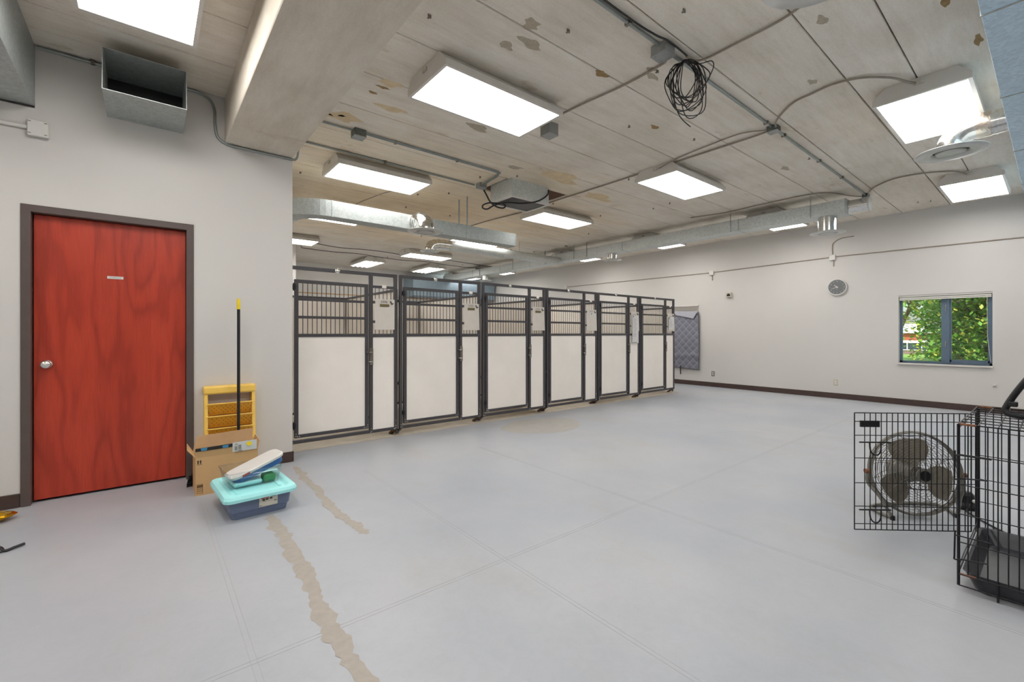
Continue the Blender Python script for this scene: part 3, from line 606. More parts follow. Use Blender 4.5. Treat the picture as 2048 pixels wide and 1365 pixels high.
MB().lathe([(0, 0), (.155, 0), (.16, .02), (.155, .042), (.143, .045), (.138, .03), (0, .03)], cc, (-1, 0, 0), 40).build('rim', M['whitep'], r)
dial = MB().lathe([(0, .032), (.138, .032)], cc, (-1, 0, 0), 40).build('dial', M['clockface'], r)
def hand(ang, l, w, d, m):
    u = Vector((0, -math.sin(ang), math.cos(ang))); v = Vector((0, -math.cos(ang), -math.sin(ang))); c = Vector(cc)-Vector((d, 0, 0))
    MB().add([c-u*.02+v*w, c+u*l+v*w*.5, c+u*l-v*w*.5, c-u*.02-v*w], [(0, 1, 2, 3)]).build('hand', m, r)
hand(math.radians(-45), .065, .006, .038, M['pink']); hand(math.radians(-108), .105, .004, .040, M['pink']); hand(math.radians(175), .05, .002, .042, M['whitep'])
for k in range(1, 13):
    a = math.radians(30*k); text_mesh('numeral', str(k), .026, Matrix.Translation((XW-.034, 2.66-.112*math.sin(a), 2.125+.112*math.cos(a))) @ FX, M['pink'], dial)
r = empty('wall_sounder', (XW-.03, 4.70, 2.05), 'small beige wall box with an open cover between clock and kennels', 'wall device')
MB().bbox((XW-.05, 4.645, 2.05), (XW-.001, 4.755, 2.165), .006).build('box_body', M['beige'], r)
MB().lathe([(0, 0), (.034, 0), (.038, .006), (0, .006)], (XW-.05, 4.70, 2.105), (-1, 0, 0), 20).build('opening', M['ink'], r)
MB().bbox((XW-.085, 4.65, 2.062), (XW-.05, 4.72, 2.078), .003).build('cover_lip', M['whitep'], r)
for i, (y, z) in enumerate(((5.08, .305), (2.69, .305))):
    r = empty('wall_outlet', (XW-.004, y, z-.057), ['white wall outlet below the quilted blanket side of the wall', 'beige wall outlet between the clock and the window, low down'][i], 'outlet')
    MB().bbox((XW-.007, y-.036, z-.058), (XW-.0005, y+.036, z+.058), .003).build('cover_plate', M['steel' if i == 0 else 'beige'], r)
    for dz in (-.022, .022): MB().bbox((XW-.010, y-.018, z+dz-.015), (XW-.007, y+.018, z+dz+.015), .002).build('socket', M['whitep'], r)
r = empty('wall_hook', (XW-.01, .62, .40), 'tiny white hook with a dangling cord under the window right corner', 'hook')
MB().bbox((XW-.03, .60, .43), (XW-.001, .64, .455), .004).build('hook_body', M['whitep'], r); MB().tube([(XW-.02, .63, .44), (XW-.018, .645, .41), (XW-.012, .63, .39)], .004, 6).build('cord_end', M['whitep'], r)
# door wall: white box with raceway
r = empty('junction_box', (-.62, YW-.02, 2.68), 'white square wall box left of the open stub duct', 'junction box')
MB().bbox((-.675, YW-.04, 2.68), (-.565, YW-.001, 2.795), .005).build('box_body', M['whitep'], r)
for dx in (-.662, -.58):
    for dz in (2.695, 2.78): MB().box((dx-.008, YW-.042, dz-.003), (dx+.008, YW-.04, dz+.003)).build('slot', M['steel'], r)
tag(MB().cyl((-1.6, YW-.016, 2.738), (-.675, YW-.016, 2.738), .015, 12).build('wall_conduit', M['whitep']), 'white conduit running into the square box at the left edge', 'conduit')
# ================================================================== kennels
KX, KS = 1.121, 1.2445; y0, y1 = 5.10, 5.138
def make_kennel():
    X = KX; r = empty('dog_kennel', (X+.63, 5.12, 0), None, 'dog kennel', 'row of dog kennels')
    f = MB()
    for a, b in ((.022, .058), (1.197, 1.236)): f.bbox((X+a, y0, .075), (X+b, y1, 1.965), .003)
    f.bbox((X+.89, y0, .075), (X+.93, y1, 1.95), .003)
    for z0_, z1_ in ((1.928, 1.965), (.075, .11)): f.bbox((X+.05, y0+.001, z0_), (X+1.2, y1-.001, z1_), .003)
    for z0_, z1_ in ((1.785, 1.815), (1.205, 1.243)): f.bbox((X+.92, y0+.002, z0_), (X+1.2, y1-.002, z1_), .003)
    f.build('front_frame', M['kdark'], r)
    MB().box((X+.925, 5.114, .108), (X+1.2, 5.122, 1.208)).build('fixed_panel', M['cream'], r)
    b0 = MB().cyl((X+.965, 5.119, 1.24), (X+.965, 5.119, 1.79), .0042, 8).build('bar', M['kdark'], r)
    for k in range(1, 5): inst(b0, (.0485*k, 0, 0), r)
    g = MB()
    for a, b in ((.078, .116), (.837, .875)): g.bbox((X+a, y0, .135), (X+b, y1, 1.822), .003)
    for z0_, z1_ in ((1.786, 1.822), (1.60, 1.627), (1.408, 1.436), (1.21, 1.244), (.135, .17)): g.bbox((X+.11, y0+.001, z0_), (X+.845, y1-.001, z1_), .003)
    gate = g.build('gate', M['kdark'], r)
    MB().box((X+.112, 5.114, .165), (X+.841, 5.122, 1.214)).build('gate_panel', M['cream'], gate)
    b0 = MB().cyl((X+.163, 5.119, 1.24), (X+.163, 5.119, 1.79), .0042, 8).build('bar', M['kdark'], gate)
    for k in range(1, 14): inst(b0, (.0483*k, 0, 0), gate)
    rv = None
    for (xx, zz, par) in [(.09, .155, gate), (.105, .150, gate), (.125, .150, gate), (.092, .18, gate), (.86, .155, gate), (.845, .150, gate), (.825, .150, gate), (.862, .18, gate), (.91, .095, r), (.91, .13, r), (.90, .085, r), (1.215, .095, r), (1.215, .125, r), (1.195, .09, r), (1.215, .19, r), (.04, .095, r), (.04, .125, r), (.06, .09, r)]:
        if rv is None: rv = MB().lathe([(0, 0), (.006, 0), (.005, .003), (0, .004)], (X+xx, y0, zz), (0, -1, 0), 8).build('rivet', M['bright'], par); rx, rz = xx, zz
        else: inst(rv, (xx-rx, 0, zz-rz), par)
    for z in (1.715, .245): MB().bbox((X+.05, y0-.006, z), (X+.09, y0+.022, z+.05), .003).cyl((X+.068, y0-.006, z-.015), (X+.068, y0-.006, z+.065), .009, 10).build('hinge', M['black'], gate)
    l = MB().bbox((X+.888, y0-.016, .875), (X+.928, y0, 1.075), .003).box((X+.897, y0-.022, .93), (X+.915, y0-.016, 1.02)); l = l.build('latch', M['steel'], r)
    for z in (.915, 1.025):
        MB().cyl((X+.865, y0-.014, z), (X+.915, y0-.014, z), .006, 8).build('bolt', M['bright'], l)
        MB().lathe([(0, 0), (.014, .004), (.016, .012), (.012, .02), (0, .024)], (X+.862, y0, z), (0, -1, 0), 12).build('bolt_knob', M['kdark'], l)
    MB().lathe([(0, 0), (.03, .0), (.028, .004), (0, .005)], (X+.52, y0, 1.947), (0, -1, 0), 16).build('maker_badge', M['bright'], r)
    MB().bbox((X+1.04, y0-.006, 1.788), (X+1.095, y0+.044, 1.825), .004).build('clip', M['cream'], r)
    for z in (1.63, .62): MB().box((X+1.234, y0+.004, z), (X+1.2645, y1-.004, z+.03)).build('connector', M['black'], r)
    MB().prism([(5.11, .075), (5.23, .0), (5.25, 0), (5.25, .02), (5.15, .075)], X+1.19, X+1.236, 'yzx').build('foot', M['hole'], r)
    MB().prism([(5.11, .075), (5.23, .0), (5.25, 0), (5.25, .02), (5.15, .075)], X+.03, X+.06, 'yzx').build('foot', M['kdark'], r)
    p = MB()
    for z0_, z1_ in ((1.765, 1.795), (.07, .10)): p.bbox((X+1.2385, 5.15, z0_), (X+1.2625, 6.95, z1_), .003)
    for ya_, yb_ in ((5.145, 5.17), (6.94, 6.985)): p.bbox((X+1.238, ya_, .02), (X+1.263, yb_, 1.795), .003)
    part = p.build('partition_frame', M['kdark'], r); MB().box((X+1.246, 5.16, .09), (X+1.256, 6.95, 1.77)).build('partition_panel', M['cream'], part)
    p = MB()
    for z0_, z1_ in ((1.765, 1.795), (.07, .10)): p.bbox((X+.023, 6.955, z0_), (X+1.236, 6.985, z1_), .003)
    back = p.build('back_frame', M['kdark'], r); MB().box((X+.023, 6.966, .09), (X+1.238, 6.974, 1.77)).build('back_panel', M['cream'], back)
    return r
def copy_tree(o, parent=None):
    c = o.copy(); COL.objects.link(c); c.parent = parent; OFF[c.name] = OFF[o.name]
    for ch in list(o.children): copy_tree(ch, c)
    return c
k0 = make_kennel(); kens = [k0]
where = ['nearest the storage wall', 'second from the storage wall', 'third from the storage wall', 'fourth from the storage wall', 'fifth from the storage wall', 'last in the row, next to the quilted blanket']
for i in range(1, 6):
    c = copy_tree(k0); c.location.x += KS*i; OFF[c.name] = Vector(c.location); kens.append(c)
for i, k in enumerate(kens): k['label'] = 'charcoal framed dog kennel with cream panels, '+where[i]
X = KX
p = MB().bbox((X-.012, 5.15, 1.765), (X+.012, 6.95, 1.795), .003).bbox((X-.012, 5.145, .02), (X+.012, 5.17, 1.795), .003)
pp = p.build('partition_frame', M['kdark'], k0); MB().box((X-.005, 5.16, .09), (X+.005, 6.95, 1.77)).build('partition_panel', M['cream'], pp)
# card holders hanging on the fixed bars
codes = ['S306', 'S305', 'S304', 'S303', '', '']
lab = ['card holder marked S306 on the kennel nearest the storage wall', 'beige card holder with brass tag on the second kennel from the storage wall', 'beige card holder on the third kennel', 'beige card holder with pale tag on the fourth kennel', 'card holder covered by a long white paper sheet on the fifth kennel', 'card holder with a short white paper sheet on the last kennel']
for i in range(6):
    X = KX+KS*i; r = empty('card_holder', (X+1.065, 5.09, 1.29), lab[i], 'card holder', 'card holders on the kennel fronts')
    w = .012 if i in (1, 2, 3, 4, 5) else 0
    pts = []
    for k in range(9):
        t = k/8; x = X+.945+.25*t; pts.append([(x, 5.094-.02*w/.012*t*t, 1.292), (x, 5.094-.004*t, 1.655), (x, 5.0975-.004*t, 1.655), (x, 5.0975-.02*w/.012*t*t, 1.292)])
    MB().loft(pts).build('plastic_sheet', M['cardp'], r)
    for z in (1.37, 1.60): MB().box((X+.928, 5.088, z), (X+.952, 5.10, z+.03)).build('clip', M['kdark'], r)
    MB().bbox((X+1.01, 5.086, 1.565), (X+1.125, 5.092, 1.597), .004).build('tag_slot', M['brass'] if i != 3 else M['whitep'], r)
    if i == 3: MB().box((X+1.05, 5.085, 1.575), (X+1.085, 5.086, 1.59)).build('tag_mark', M['teal'], r)
    MB().tube([(X+1.14, 5.084, 1.635), (X+1.15, 5.08, 1.605), (X+1.158, 5.082, 1.598), (X+1.175, 5.084, 1.61)], .006, 6).build('hook', M['ink'], r)
    if codes[i]: text_mesh('code_lettering', codes[i], .042, Matrix.Translation((X+1.062, 5.0875, 1.622)) @ FY, M['ink' if i == 0 else 'faint'], r)
    if i >= 4:
        zb_ = 1.06 if i == 4 else 1.33
        MB().box((X+.975, 5.076, zb_), (X+1.17, 5.078, 1.59)).build('paper_sheet', M['paper'], r)
        for k in range(14 if i == 4 else 7): MB().box((X+1.0, 5.0755, 1.53-k*.026), (X+1.0+.13*(.6+.4*((k*37) % 10)/10), 5.076, 1.535-k*.026)).build('text_line', M['faint'], r)
        MB().box((X+1.0, 5.0755, 1.55), (X+1.02, 5.076, 1.575)).build('print_mark', M['ink'], r)
        if i == 4: MB().box((X+1.0, 5.0755, zb_+.01), (X+1.12, 5.076, zb_+.018)).build('text_line', M['ink'], r)
# quilted blanket over window 2
def bl_pt(s, t):   # s 0..1 across (from Y 6.75 to 5.40), t 0..1 downward
    y = 6.75-s*1.35; ztop = 1.83-.10*s if s < .8 else 1.75-.03*(s-.8)/.2; zb_ = .44-.06*s; z = ztop+(zb_-ztop)*t
    a = (y+z)*11; b = (y-z)*11
    q = (abs(math.sin(a*math.pi/2))*abs(math.sin(b*math.pi/2)))**.5
    x = XW-.03-.012*q-.02*math.sin(t*3.1)-.02*math.exp(-((t-.86+.12*s)/.05)**2)
    return (x, y, z)
mb = MB(); NS, NT = 150, 150
vs = [bl_pt(i/NS, j/NT) for j in range(NT+1) for i in range(NS+1)]
mb.add(vs, [(j*(NS+1)+i, j*(NS+1)+i+1, (j+1)*(NS+1)+i+1, (j+1)*(NS+1)+i) for j in range(NT) for i in range(NS)], True)
r = empty('quilted_blanket', (XW-.03, 6.07, .38), 'dark grey diamond-quilted blanket hung over the window beside the last kennel', 'blanket')
mb.build('blanket_cloth', M['quilt'], r, recalc=False)
MB().add([(XW-.058, 6.6, 1.82), (XW-.075, 5.42, 1.77), (XW-.085, 5.52, 1.60), (XW-.08, 5.9, 1.68)], [(0, 1, 2, 3)]).build('folded_corner', M['quiltl'], r)
MB().tube([(XW-.066, 5.40, 1.75), (XW-.05, 5.395, 1.1), (XW-.055, 5.395, .38)], .008, 6).tube([(XW-.05, 5.395, .38), (XW-.05, 6.75, .44)], .008, 6).build('binding', M['kdark'], r)
MB().box((XW-.05, 5.86, .24), (XW-.045, 5.885, .45)).build('hanging_strap', M['ink'], r)
# ================================================================== things by the storage door
# cardboard box
bx0, bx1, by0, by1, bz = .28, .70, 4.17, 4.44, .29
r = empty('cardboard_box', (.49, 4.3, 0), 'open brown cardboard box with raised flaps beside the door frame', 'box'); t = .005
w = MB().box((bx0, by0, 0), (bx1, by0+t, bz)).box((bx0, by1-t, 0), (bx1, by1, bz)).box((bx0, by0+t, 0), (bx0+t, by1-t, bz)).box((bx1-t, by0+t, 0), (bx1, by1-t, bz)).box((bx0+t, by0+t, 0), (bx1-t, by1-t, t))
w.build('box_body', M['card'], r)
fa = MB().add([(bx0, by0, bz), (bx1, by0, bz), (bx1, by0-.012, bz+.075), (bx0, by0-.012, bz+.07), (bx0, by0+t, bz), (bx1, by0+t, bz), (bx1, by0-.007, bz+.075), (bx0, by0-.007, bz+.07)], [(0, 1, 2, 3), (7, 6, 5, 4), (3, 2, 6, 7), (0, 3, 7, 4), (1, 5, 6, 2)])
ff = fa.build('front_flap', M['card'], r)
MB().add([(bx0-.002, by0-.0125, bz+.052), (bx1-.17, by0-.0125, bz+.054), (bx1-.17, by0-.016, bz+.083), (bx0-.002, by0-.015, bz+.077)], [(0, 1, 2, 3)]).build('printed_tape', M['ink'], ff)
for x in (.315, .455): MB().add([(x, by0-.0158, bz+.056), (x+.035, by0-.0158, bz+.056), (x+.04, by0-.0165, bz+.078), (x-.004, by0-.0165, bz+.076)], [(0, 1, 2, 3)]).build('tape_print', M['teal'], ff)
lb = MB().add([(.52, by0-.008, bz+.012), (.69, by0-.008, bz+.012), (.69, by0-.0178, bz+.092), (.52, by0-.0178, bz+.088)], [(0, 1, 2, 3)]).build('shipping_label', M['paper'], ff)
MB().lathe([(0, 0), (.019, 0)], (.635, by0-.0182, bz+.066), (0, -1, .12), 14).build('label_print', M['ytip'], ff)
for k, (x, z, ww, h) in enumerate([(.535, .025, .015, .03), (.56, .03, .02, .035), (.535, .07, .02, .006), (.56, .015, .025, .008)]): MB().box((x, by0-.019, bz+z), (x+ww, by0-.0185, bz+z+h)).build('label_print', M['faint'], ff)
MB().add([(bx0, by1, bz), (bx1, by1, bz), (bx1+.01, by1+.02, bz+.13), (bx0+.03, by1+.02, bz+.115), (bx0, by1-t, bz), (bx1, by1-t, bz), (bx1+.01, by1+.015, bz+.13), (bx0+.03, by1+.015, bz+.115)], [(0, 1, 2, 3), (7, 6, 5, 4), (3, 2, 6, 7), (0, 3, 7, 4), (1, 5, 6, 2)]).build('back_flap', M['cardin'], r)
MB().add([(bx0, by0+.01, bz), (bx0, by1-.02, bz), (bx0-.045, by1-.10, bz+.085), (bx0-.05, by0+.05, bz+.06), (bx0+.004, by0+.01, bz), (bx0+.004, by1-.02, bz), (bx0-.041, by1-.10, bz+.088), (bx0-.046, by0+.05, bz+.063)], [(0, 1, 2, 3), (7, 6, 5, 4), (3, 2, 6, 7), (0, 3, 7, 4), (1, 5, 6, 2)]).build('side_flap', M['card'], r)
MB().add([(bx1, by0+.01, bz), (bx1, by1-.02, bz), (bx1+.02, by1-.05, bz+.09), (bx1+.02, by0+.03, bz+.07), (bx1-.004, by0+.01, bz), (bx1-.004, by1-.02, bz), (bx1+.016, by1-.05, bz+.09), (bx1+.016, by0+.03, bz+.07)], [(0, 1, 2, 3), (7, 6, 5, 4), (3, 2, 6, 7), (0, 3, 7, 4), (1, 5, 6, 2)]).build('side_flap', M['card'], r)
MB().box((.30, by0-.001, .302-.005), (.365, by0-.0003, .318)).build('barcode_label', M['paper'], r)
for x in (.296, .312): MB().add([(x-.004, by0-.0008, .245), (x+.004, by0-.0008, .245), (x+.004, by0-.0008, .262), (x+.008, by0-.0008, .262), (x, by0-.0008, .274), (x-.008, by0-.0008, .262), (x-.004, by0-.0008, .262)], [(0, 1, 2, 3, 4, 5, 6)]).build('arrow_print', M['ink'], r)
MB().box((.288, by0-.0008, .238), (.322, by0-.0003, .241)).build('arrow_print', M['ink'], r)
pr = MB()
for z in (.018, .03, .038, .046, .054, .062, .085): pr.box((.29, by0-.0008, z), (.325, by0-.0003, z+(.0025 if z != .062 else .02)))
pr.box((.288, by0-.0008, .016), (.29, by0-.0003, .09)).box((.325, by0-.0008, .016), (.327, by0-.0003, .09)).build('print_panel', simple('brown_carton_print', '#6b4f33', .85), r)
rr = random.Random(3)
for k in range(5):
    x = .33+k*.075; MB().lathe([(0, 0), (.03, .0), (.032, .03), (.02, .05), (0, .055)], (x, 4.30+rr.uniform(-.04, .06), .24+rr.uniform(0, .05)), (rr.uniform(-.3, .3), 0, 1), 12).build('packed_item', [M['ink'], M['navy'], M['blade']][k % 3], r)
MB().box((bx0+.01, by0+.01, .05), (bx1-.01, by1-.01, .24)).build('packing', M['navy'], r)
# yellow rack
r = empty('yellow_rack', (.56, 4.65, 0), 'yellow plastic rack with perforated pockets leaning on the wall behind the box', 'rack')
rx0, rx1, ra, rb = .366, .757, 4.605, 4.708
MB().bbox((rx0, ra-.005, .722), (rx1, rb, .79), .012).build('header', M['yellow'], r)
for a, b in ((rx0+.005, rx0+.03), (rx1-.03, rx1-.005)): MB().prism([(ra+.01, .725), (rb, .725), (rb, 0), (ra-.04, 0)], a, b, 'yzx').build('side_panel', M['yellow'], r)
for k in range(5):
    zt = .634-.107*k; yl = ra+.0-.006*k
    pk = MB().add([(rx0+.03, yl, zt), (rx1-.03, yl, zt), (rx1-.045, yl+.05, zt-.10), (rx0+.045, yl+.05, zt-.10), (rx0+.03, yl+.004, zt), (rx1-.03, yl+.004, zt), (rx1-.045, yl+.054, zt-.10), (rx0+.045, yl+.054, zt-.10)], [(0, 1, 2, 3), (7, 6, 5, 4), (0, 4, 5, 1), (2, 6, 7, 3), (0, 3, 7, 4), (1, 5, 6, 2)]).build('pocket', M['yellowd'], r)
    MB().bbox((rx0+.02, yl-.006, zt-.003), (rx1-.02, yl+.006, zt+.008), .003).build('pocket_lip', M['yellow'], pk)
    MB().box((rx0+.03, yl+.054, zt-.10), (rx1-.03, rb-.001, zt-.095)).build('pocket_floor', M['yellowd'], pk)
    if k < 3:
        dn = MB()
        for rw in range(4):
            for c in range(9):
                x = rx0+.06+c*.034+(.017 if rw % 2 else 0); q = .2+rw*.18; yy = yl+.05*q-.0012; zz = zt-.10*q
                dn.lathe([(0, 0), (.0042, 0)], (x, yy, zz), (0, -1, -.5), 6)
        dn.build('perforations', simple('perforation_dark%d' % k, '#8a5a16', .8), pk)['kind'] = 'stuff'
# broom
r = empty('broom', (.61, 4.52, 0), 'broom with long black handle and yellow tip standing behind the box', 'broom')
MB().cyl((.612, 4.535, .12), (.616, 4.56, 1.47), .0125, 12).build('handle', M['black'], r)
MB().tube([(.616, 4.56, 1.46), (.616, 4.562, 1.52), (.616, 4.563, 1.55), (.616, 4.563, 1.557)], [.0145, .0145, .012, .004], 12).build('grip', M['ytip'], r)
MB().bbox((.40, 4.49, .11), (.66, 4.545, .15), .008).build('head_block', M['black'], r)
br_ = MB(); rr = random.Random(5)
for k in range(260):
    x = rr.uniform(.41, .65); y = rr.uniform(4.495, 4.54); br_.tube([(x, y, .11), (x-.10*(.66-x)/.26-rr.uniform(0, .07), y+rr.uniform(-.03, .02), rr.uniform(.0, .02))], .0025, 4)
br_.build('bristles', M['bristle'], r)['kind'] = 'stuff'
bb = MB()
for k in range(90):
    z = rr.uniform(.0, .11); bb.tube([(.42, 4.50+rr.uniform(-.01, .02), .10), (.235+rr.uniform(0, .03)+z*.25, 4.47+rr.uniform(-.02, .03), z)], .004, 4)
bb.build('bristle_tuft', M['bristle'], r)['kind'] = 'stuff'
# tote with lid
RT = Matrix.Translation((.59, 3.70, 0)) @ Matrix.Rotation(math.radians(3), 4, 'Z')
def rrect(hx, hy, z, rad, n=5):
    out = []
    for cx, cy, a0 in ((hx-rad, hy-rad, 0), (-hx+rad, hy-rad, 90), (-hx+rad, -hy+rad, 180), (hx-rad, -hy+rad, 270)):
        for k in range(n+1): a = math.radians(a0+90*k/n); out.append((cx+rad*math.cos(a), cy+rad*math.sin(a), z))
    return out
r = empty('storage_tote', (.59, 3.70, 0), 'slate blue storage tote with an aqua lid on the floor before the box', 'storage tote')
MB().T(RT).loft([rrect(.168, .222, .0, .03), rrect(.176, .232, .045, .03), rrect(.183, .237, .048, .03), rrect(.195, .25, .142, .035)], smooth=False).build('tote_body', M['slate'], r)
lid = MB().T(RT).loft([rrect(.212, .268, .128, .05), rrect(.226, .282, .13, .055), rrect(.228, .284, .15, .055), rrect(.218, .275, .168, .05), rrect(.185, .24, .172, .045), rrect(.165, .22, .160, .04), rrect(.16, .215, .160, .04)]).build('lid', M['aqua'], r)
for x in (-.13, .13): MB().T(RT).bbox((x-.008, -.19, .158), (x+.008, .19, .166), .003).build('lid_rib', M['aqua'], lid)
tl = MB().T(RT).add([(-.015, -.2425, .056), (.10, -.2425, .056), (.10, -.2505, .126), (-.015, -.2505, .126)], [(0, 1, 2, 3)]).build('paper_label', M['labelp'], r)
for (x, z, w_, h, m) in [(-.005, .112, .05, .010, 'red'), (.055, .116, .035, .006, 'navy'), (.004, .098, .016, .012, 'ink'), (.024, .099, .018, .010, 'ink'), (.05, .101, .016, .011, 'ink'), (.01, .092, .014, .004, 'ink'), (.078, .082, .018, .006, 'navy'), (-.011, .063, .012, .004, 'navy')]:
    yy = -.2425-.008*(z-.056)/.07-.0006; MB().T(RT).add([(x, yy, z), (x+w_, yy, z+.001), (x+w_, yy-.0012*h/.01, z+h), (x, yy-.0012*h/.01, z+h)], [(0, 1, 2, 3)]).build('label_print', M[m], tl)
# clear bin on the tote
r = empty('clear_bin', (.58, 3.72, .173), 'clear plastic bin resting on the aqua tote lid', 'plastic bin')
BT = Matrix.Translation((.578, 3.725, .1725)) @ Matrix.Rotation(math.radians(5), 4, 'Z')
o_ = [rrect(.155, .13, .0, .02), rrect(.172, .148, .11, .025)]; i_ = [rrect(.169, .145, .11, .023), rrect(.152, .127, .003, .018)]
MB().T(BT).loft(o_+i_, smooth=True).build('bin_body', M['acryl'], r)
MB().T(BT).loft([rrect(.172, .148, .108, .025), rrect(.178, .154, .11, .028), rrect(.178, .154, .114, .028), rrect(.169, .145, .114, .023), rrect(.169, .145, .108, .023), rrect(.172, .148, .108, .025)], cap=False).build('bin_rim', M['acryl'], r)
PT = Matrix.Translation((.612, 3.72, .268)) @ Matrix.Rotation(math.radians(10), 4, 'Z') @ Matrix.Rotation(math.radians(-19), 4, 'Y')
r = empty('wipes_pack', (.60, 3.72, .19), 'white tray-like pack with blue underside leaning in the clear bin', 'package')
MB().T(PT).loft([rrect(.172, .085, .012, .05), rrect(.184, .097, .014, .055), rrect(.186, .099, .03, .055), rrect(.178, .091, .036, .05)]).build('white_top', M['whitep'], r)
MB().T(PT).loft([rrect(.168, .082, -.028, .05), rrect(.172, .086, .012, .05)]).build('blue_base', M['blue'], r)
MB().T(PT).box((-.12, -.0995, .014), (-.07, -.0985, .028)).build('red_print', M['red'], r)
MB().T(BT).bbox((.06, -.11, .004), (.14, -.02, .05), .01).build('green_packet', M['green'], r)
MB().T(BT).bbox((-.13, -.11, .004), (.05, .10, .03), .01).build('film_packet', M['aqua'], r)
# gold foil bag and black strap at the left edge
fo = []
rr = random.Random(9)
for i in range(13):
    t = i/12; w_ = .085*math.sin(math.pi*min(1, max(.06, t)))**.6+.004; h = .032*math.sin(math.pi*t)**.8+.0025; x = -.97+.285*t
    fo.append([(x+rr.uniform(-.004, .004), 4.44+w_*math.cos(a)+rr.uniform(-.006, .006), max(.0005, .034+.012*(t-.5)*(1 if t > .8 else 0)+h*math.sin(a)*(1+rr.uniform(-.25, .25)))) for a in [2*math.pi*k/14 for k in range(14)]])
tag(MB().loft(fo).build('foil_bag', M['gold']), 'crumpled gold foil bag on the floor at the left edge', 'foil bag')
st = MB().tube(smoothpath([(-.565, 3.845, .012), (-.60, 3.815, .012), (-.635, 3.80, .008), (-.655, 3.83, .02), (-.68, 3.87, .012), (-.76, 3.88, .008)], 6), [.008]*31, 8).tube(smoothpath([(-.635, 3.80, .007), (-.70, 3.79, .006), (-.78, 3.79, .006)], 6), .005, 8)
tag(st.build('black_strap', M['black']), 'black curved strap end on the floor at the left edge', 'strap')
# ================================================================== wire crate
cx0, cx1, cy0, cy1, ch = 3.045, 3.855, -.85, .305, .81
r = empty('wire_crate', ((cx0+cx1)/2, (cy0+cy1)/2, 0), 'black wire dog crate with its end door swung open at the right edge', 'dog crate')
def panel(name, rect, wires, parent=r, rad=.0026):
    f = MB()
    for a, b in zip(rect, rect[1:]+rect[:1]): f.cyl(a, b, rad*1.25, 6)
    p = f.build(name, M['wire'], parent)
    for first, step, n in wires:
        w_ = MB().cyl(first[0], first[1], rad, 6).build('wire', M['wire'], p)
        for k in range(1, n): inst(w_, Vector(step)*k, p)
    return p
zs = (.664, .518, .376, .24, .085)
n = int((cy1-cy0)/.0325)
for nm, x in (('near_side_panel', cx0), ('far_side_panel', cx1)):
    p = panel(nm, [(x, cy0, .03), (x, cy1, .03), (x, cy1, ch), (x, cy0, ch)], [(((x, cy1-.0325, .085), (x, cy1-.0325, ch)), (0, -.0325, 0), n)])
    for z in zs: MB().cyl((x-.004 if x == cx0 else x+.004, cy0, z), (x-.004 if x == cx0 else x+.004, cy1, z), .0026, 6).build('wire', M['wire'], p)
    for y in (cy1-.13, cy1-.26, cy1-.6, cy0+.1): MB().tube([(x, y, .085), (x, y, .004), (x+(.02 if x == cx0 else -.02), y, .003)], .004, 6).build('foot_loop', M['wire'], p)
    for z in (.085, ch): MB().cyl((x, cy1-.004, z), (x, cy1-.06, z), .0055, 8).build('rusty_joint', M['rust'], p)
p = panel('top_panel', [(cx0, cy0, ch), (cx1, cy0, ch), (cx1, cy1, ch), (cx0, cy1, ch)], [(((cx0, cy1-.065, ch), (cx1, cy1-.065, ch)), (0, -.065, 0), 17), (((cx0+.10, cy0, ch), (cx0+.10, cy1, ch)), (.10, 0, 0), 7)])
p = panel('back_end_panel', [(cx0, cy0, .03), (cx1, cy0, .03), (cx1, cy0, ch), (cx0, cy0, ch)], [(((cx0+.0325, cy0, .05), (cx0+.0325, cy0, ch)), (.0325, 0, 0), 24)])
for z in zs: MB().cyl((cx0, cy0, z), (cx1, cy0, z), .0026, 6).build('wire', M['wire'], p)
p = panel('door_opening_frame', [(cx0+.01, cy1, .09), (cx1-.01, cy1, .09), (cx1-.01, cy1, ch-.02), (cx0+.01, cy1, ch-.02)], [(((cx0+.01, cy1, .12), (cx1-.01, cy1, .12)), (0, 0, .03), 1)])
MB().cyl((cx1, cy1, .06), (cx1, cy1, ch-.01), .011, 10).build('hinge_rod', M['wire'], r)
MB().cyl((cx0, cy1, .03), (cx0, cy1, ch), .006, 8).cyl((cx0+.012, cy1, .12), (cx0+.012, cy1, ch-.03), .005, 8).build('corner_post', M['wire'], r)
for z0_ in (.56, .17):
    MB().tube(smoothpath([(cx0, cy1+.012, z0_+.12), (cx0, cy1+.014, z0_), (cx0-.004, cy1+.012, z0_-.02), (cx0-.006, cy1-.02, z0_-.01), (cx0-.006, cy1-.10, z0_)], 5), .0035, 6).tube([(cx0-.008, cy1+.012, z0_+.10), (cx0-.006, cy1-.11, z0_+.10)], .003, 6).build('slide_bolt', M['wire'], r)
ty = rrect(.385, .56, 0, .03)
tx, tyc = (cx0+cx1)/2, (cy0+cy1)/2
def tr(hx, hy, z, rad): return [(tx+a, tyc+b, z) for a, b, _ in rrect(hx, hy, 0, rad)]
MB().loft([tr(.36, .53, .012, .04), tr(.392, .562, .095, .04), tr(.398, .568, .097, .04), tr(.388, .556, .093, .04), tr(.352, .522, .02, .05)]).build('tray', M['tray'], r)
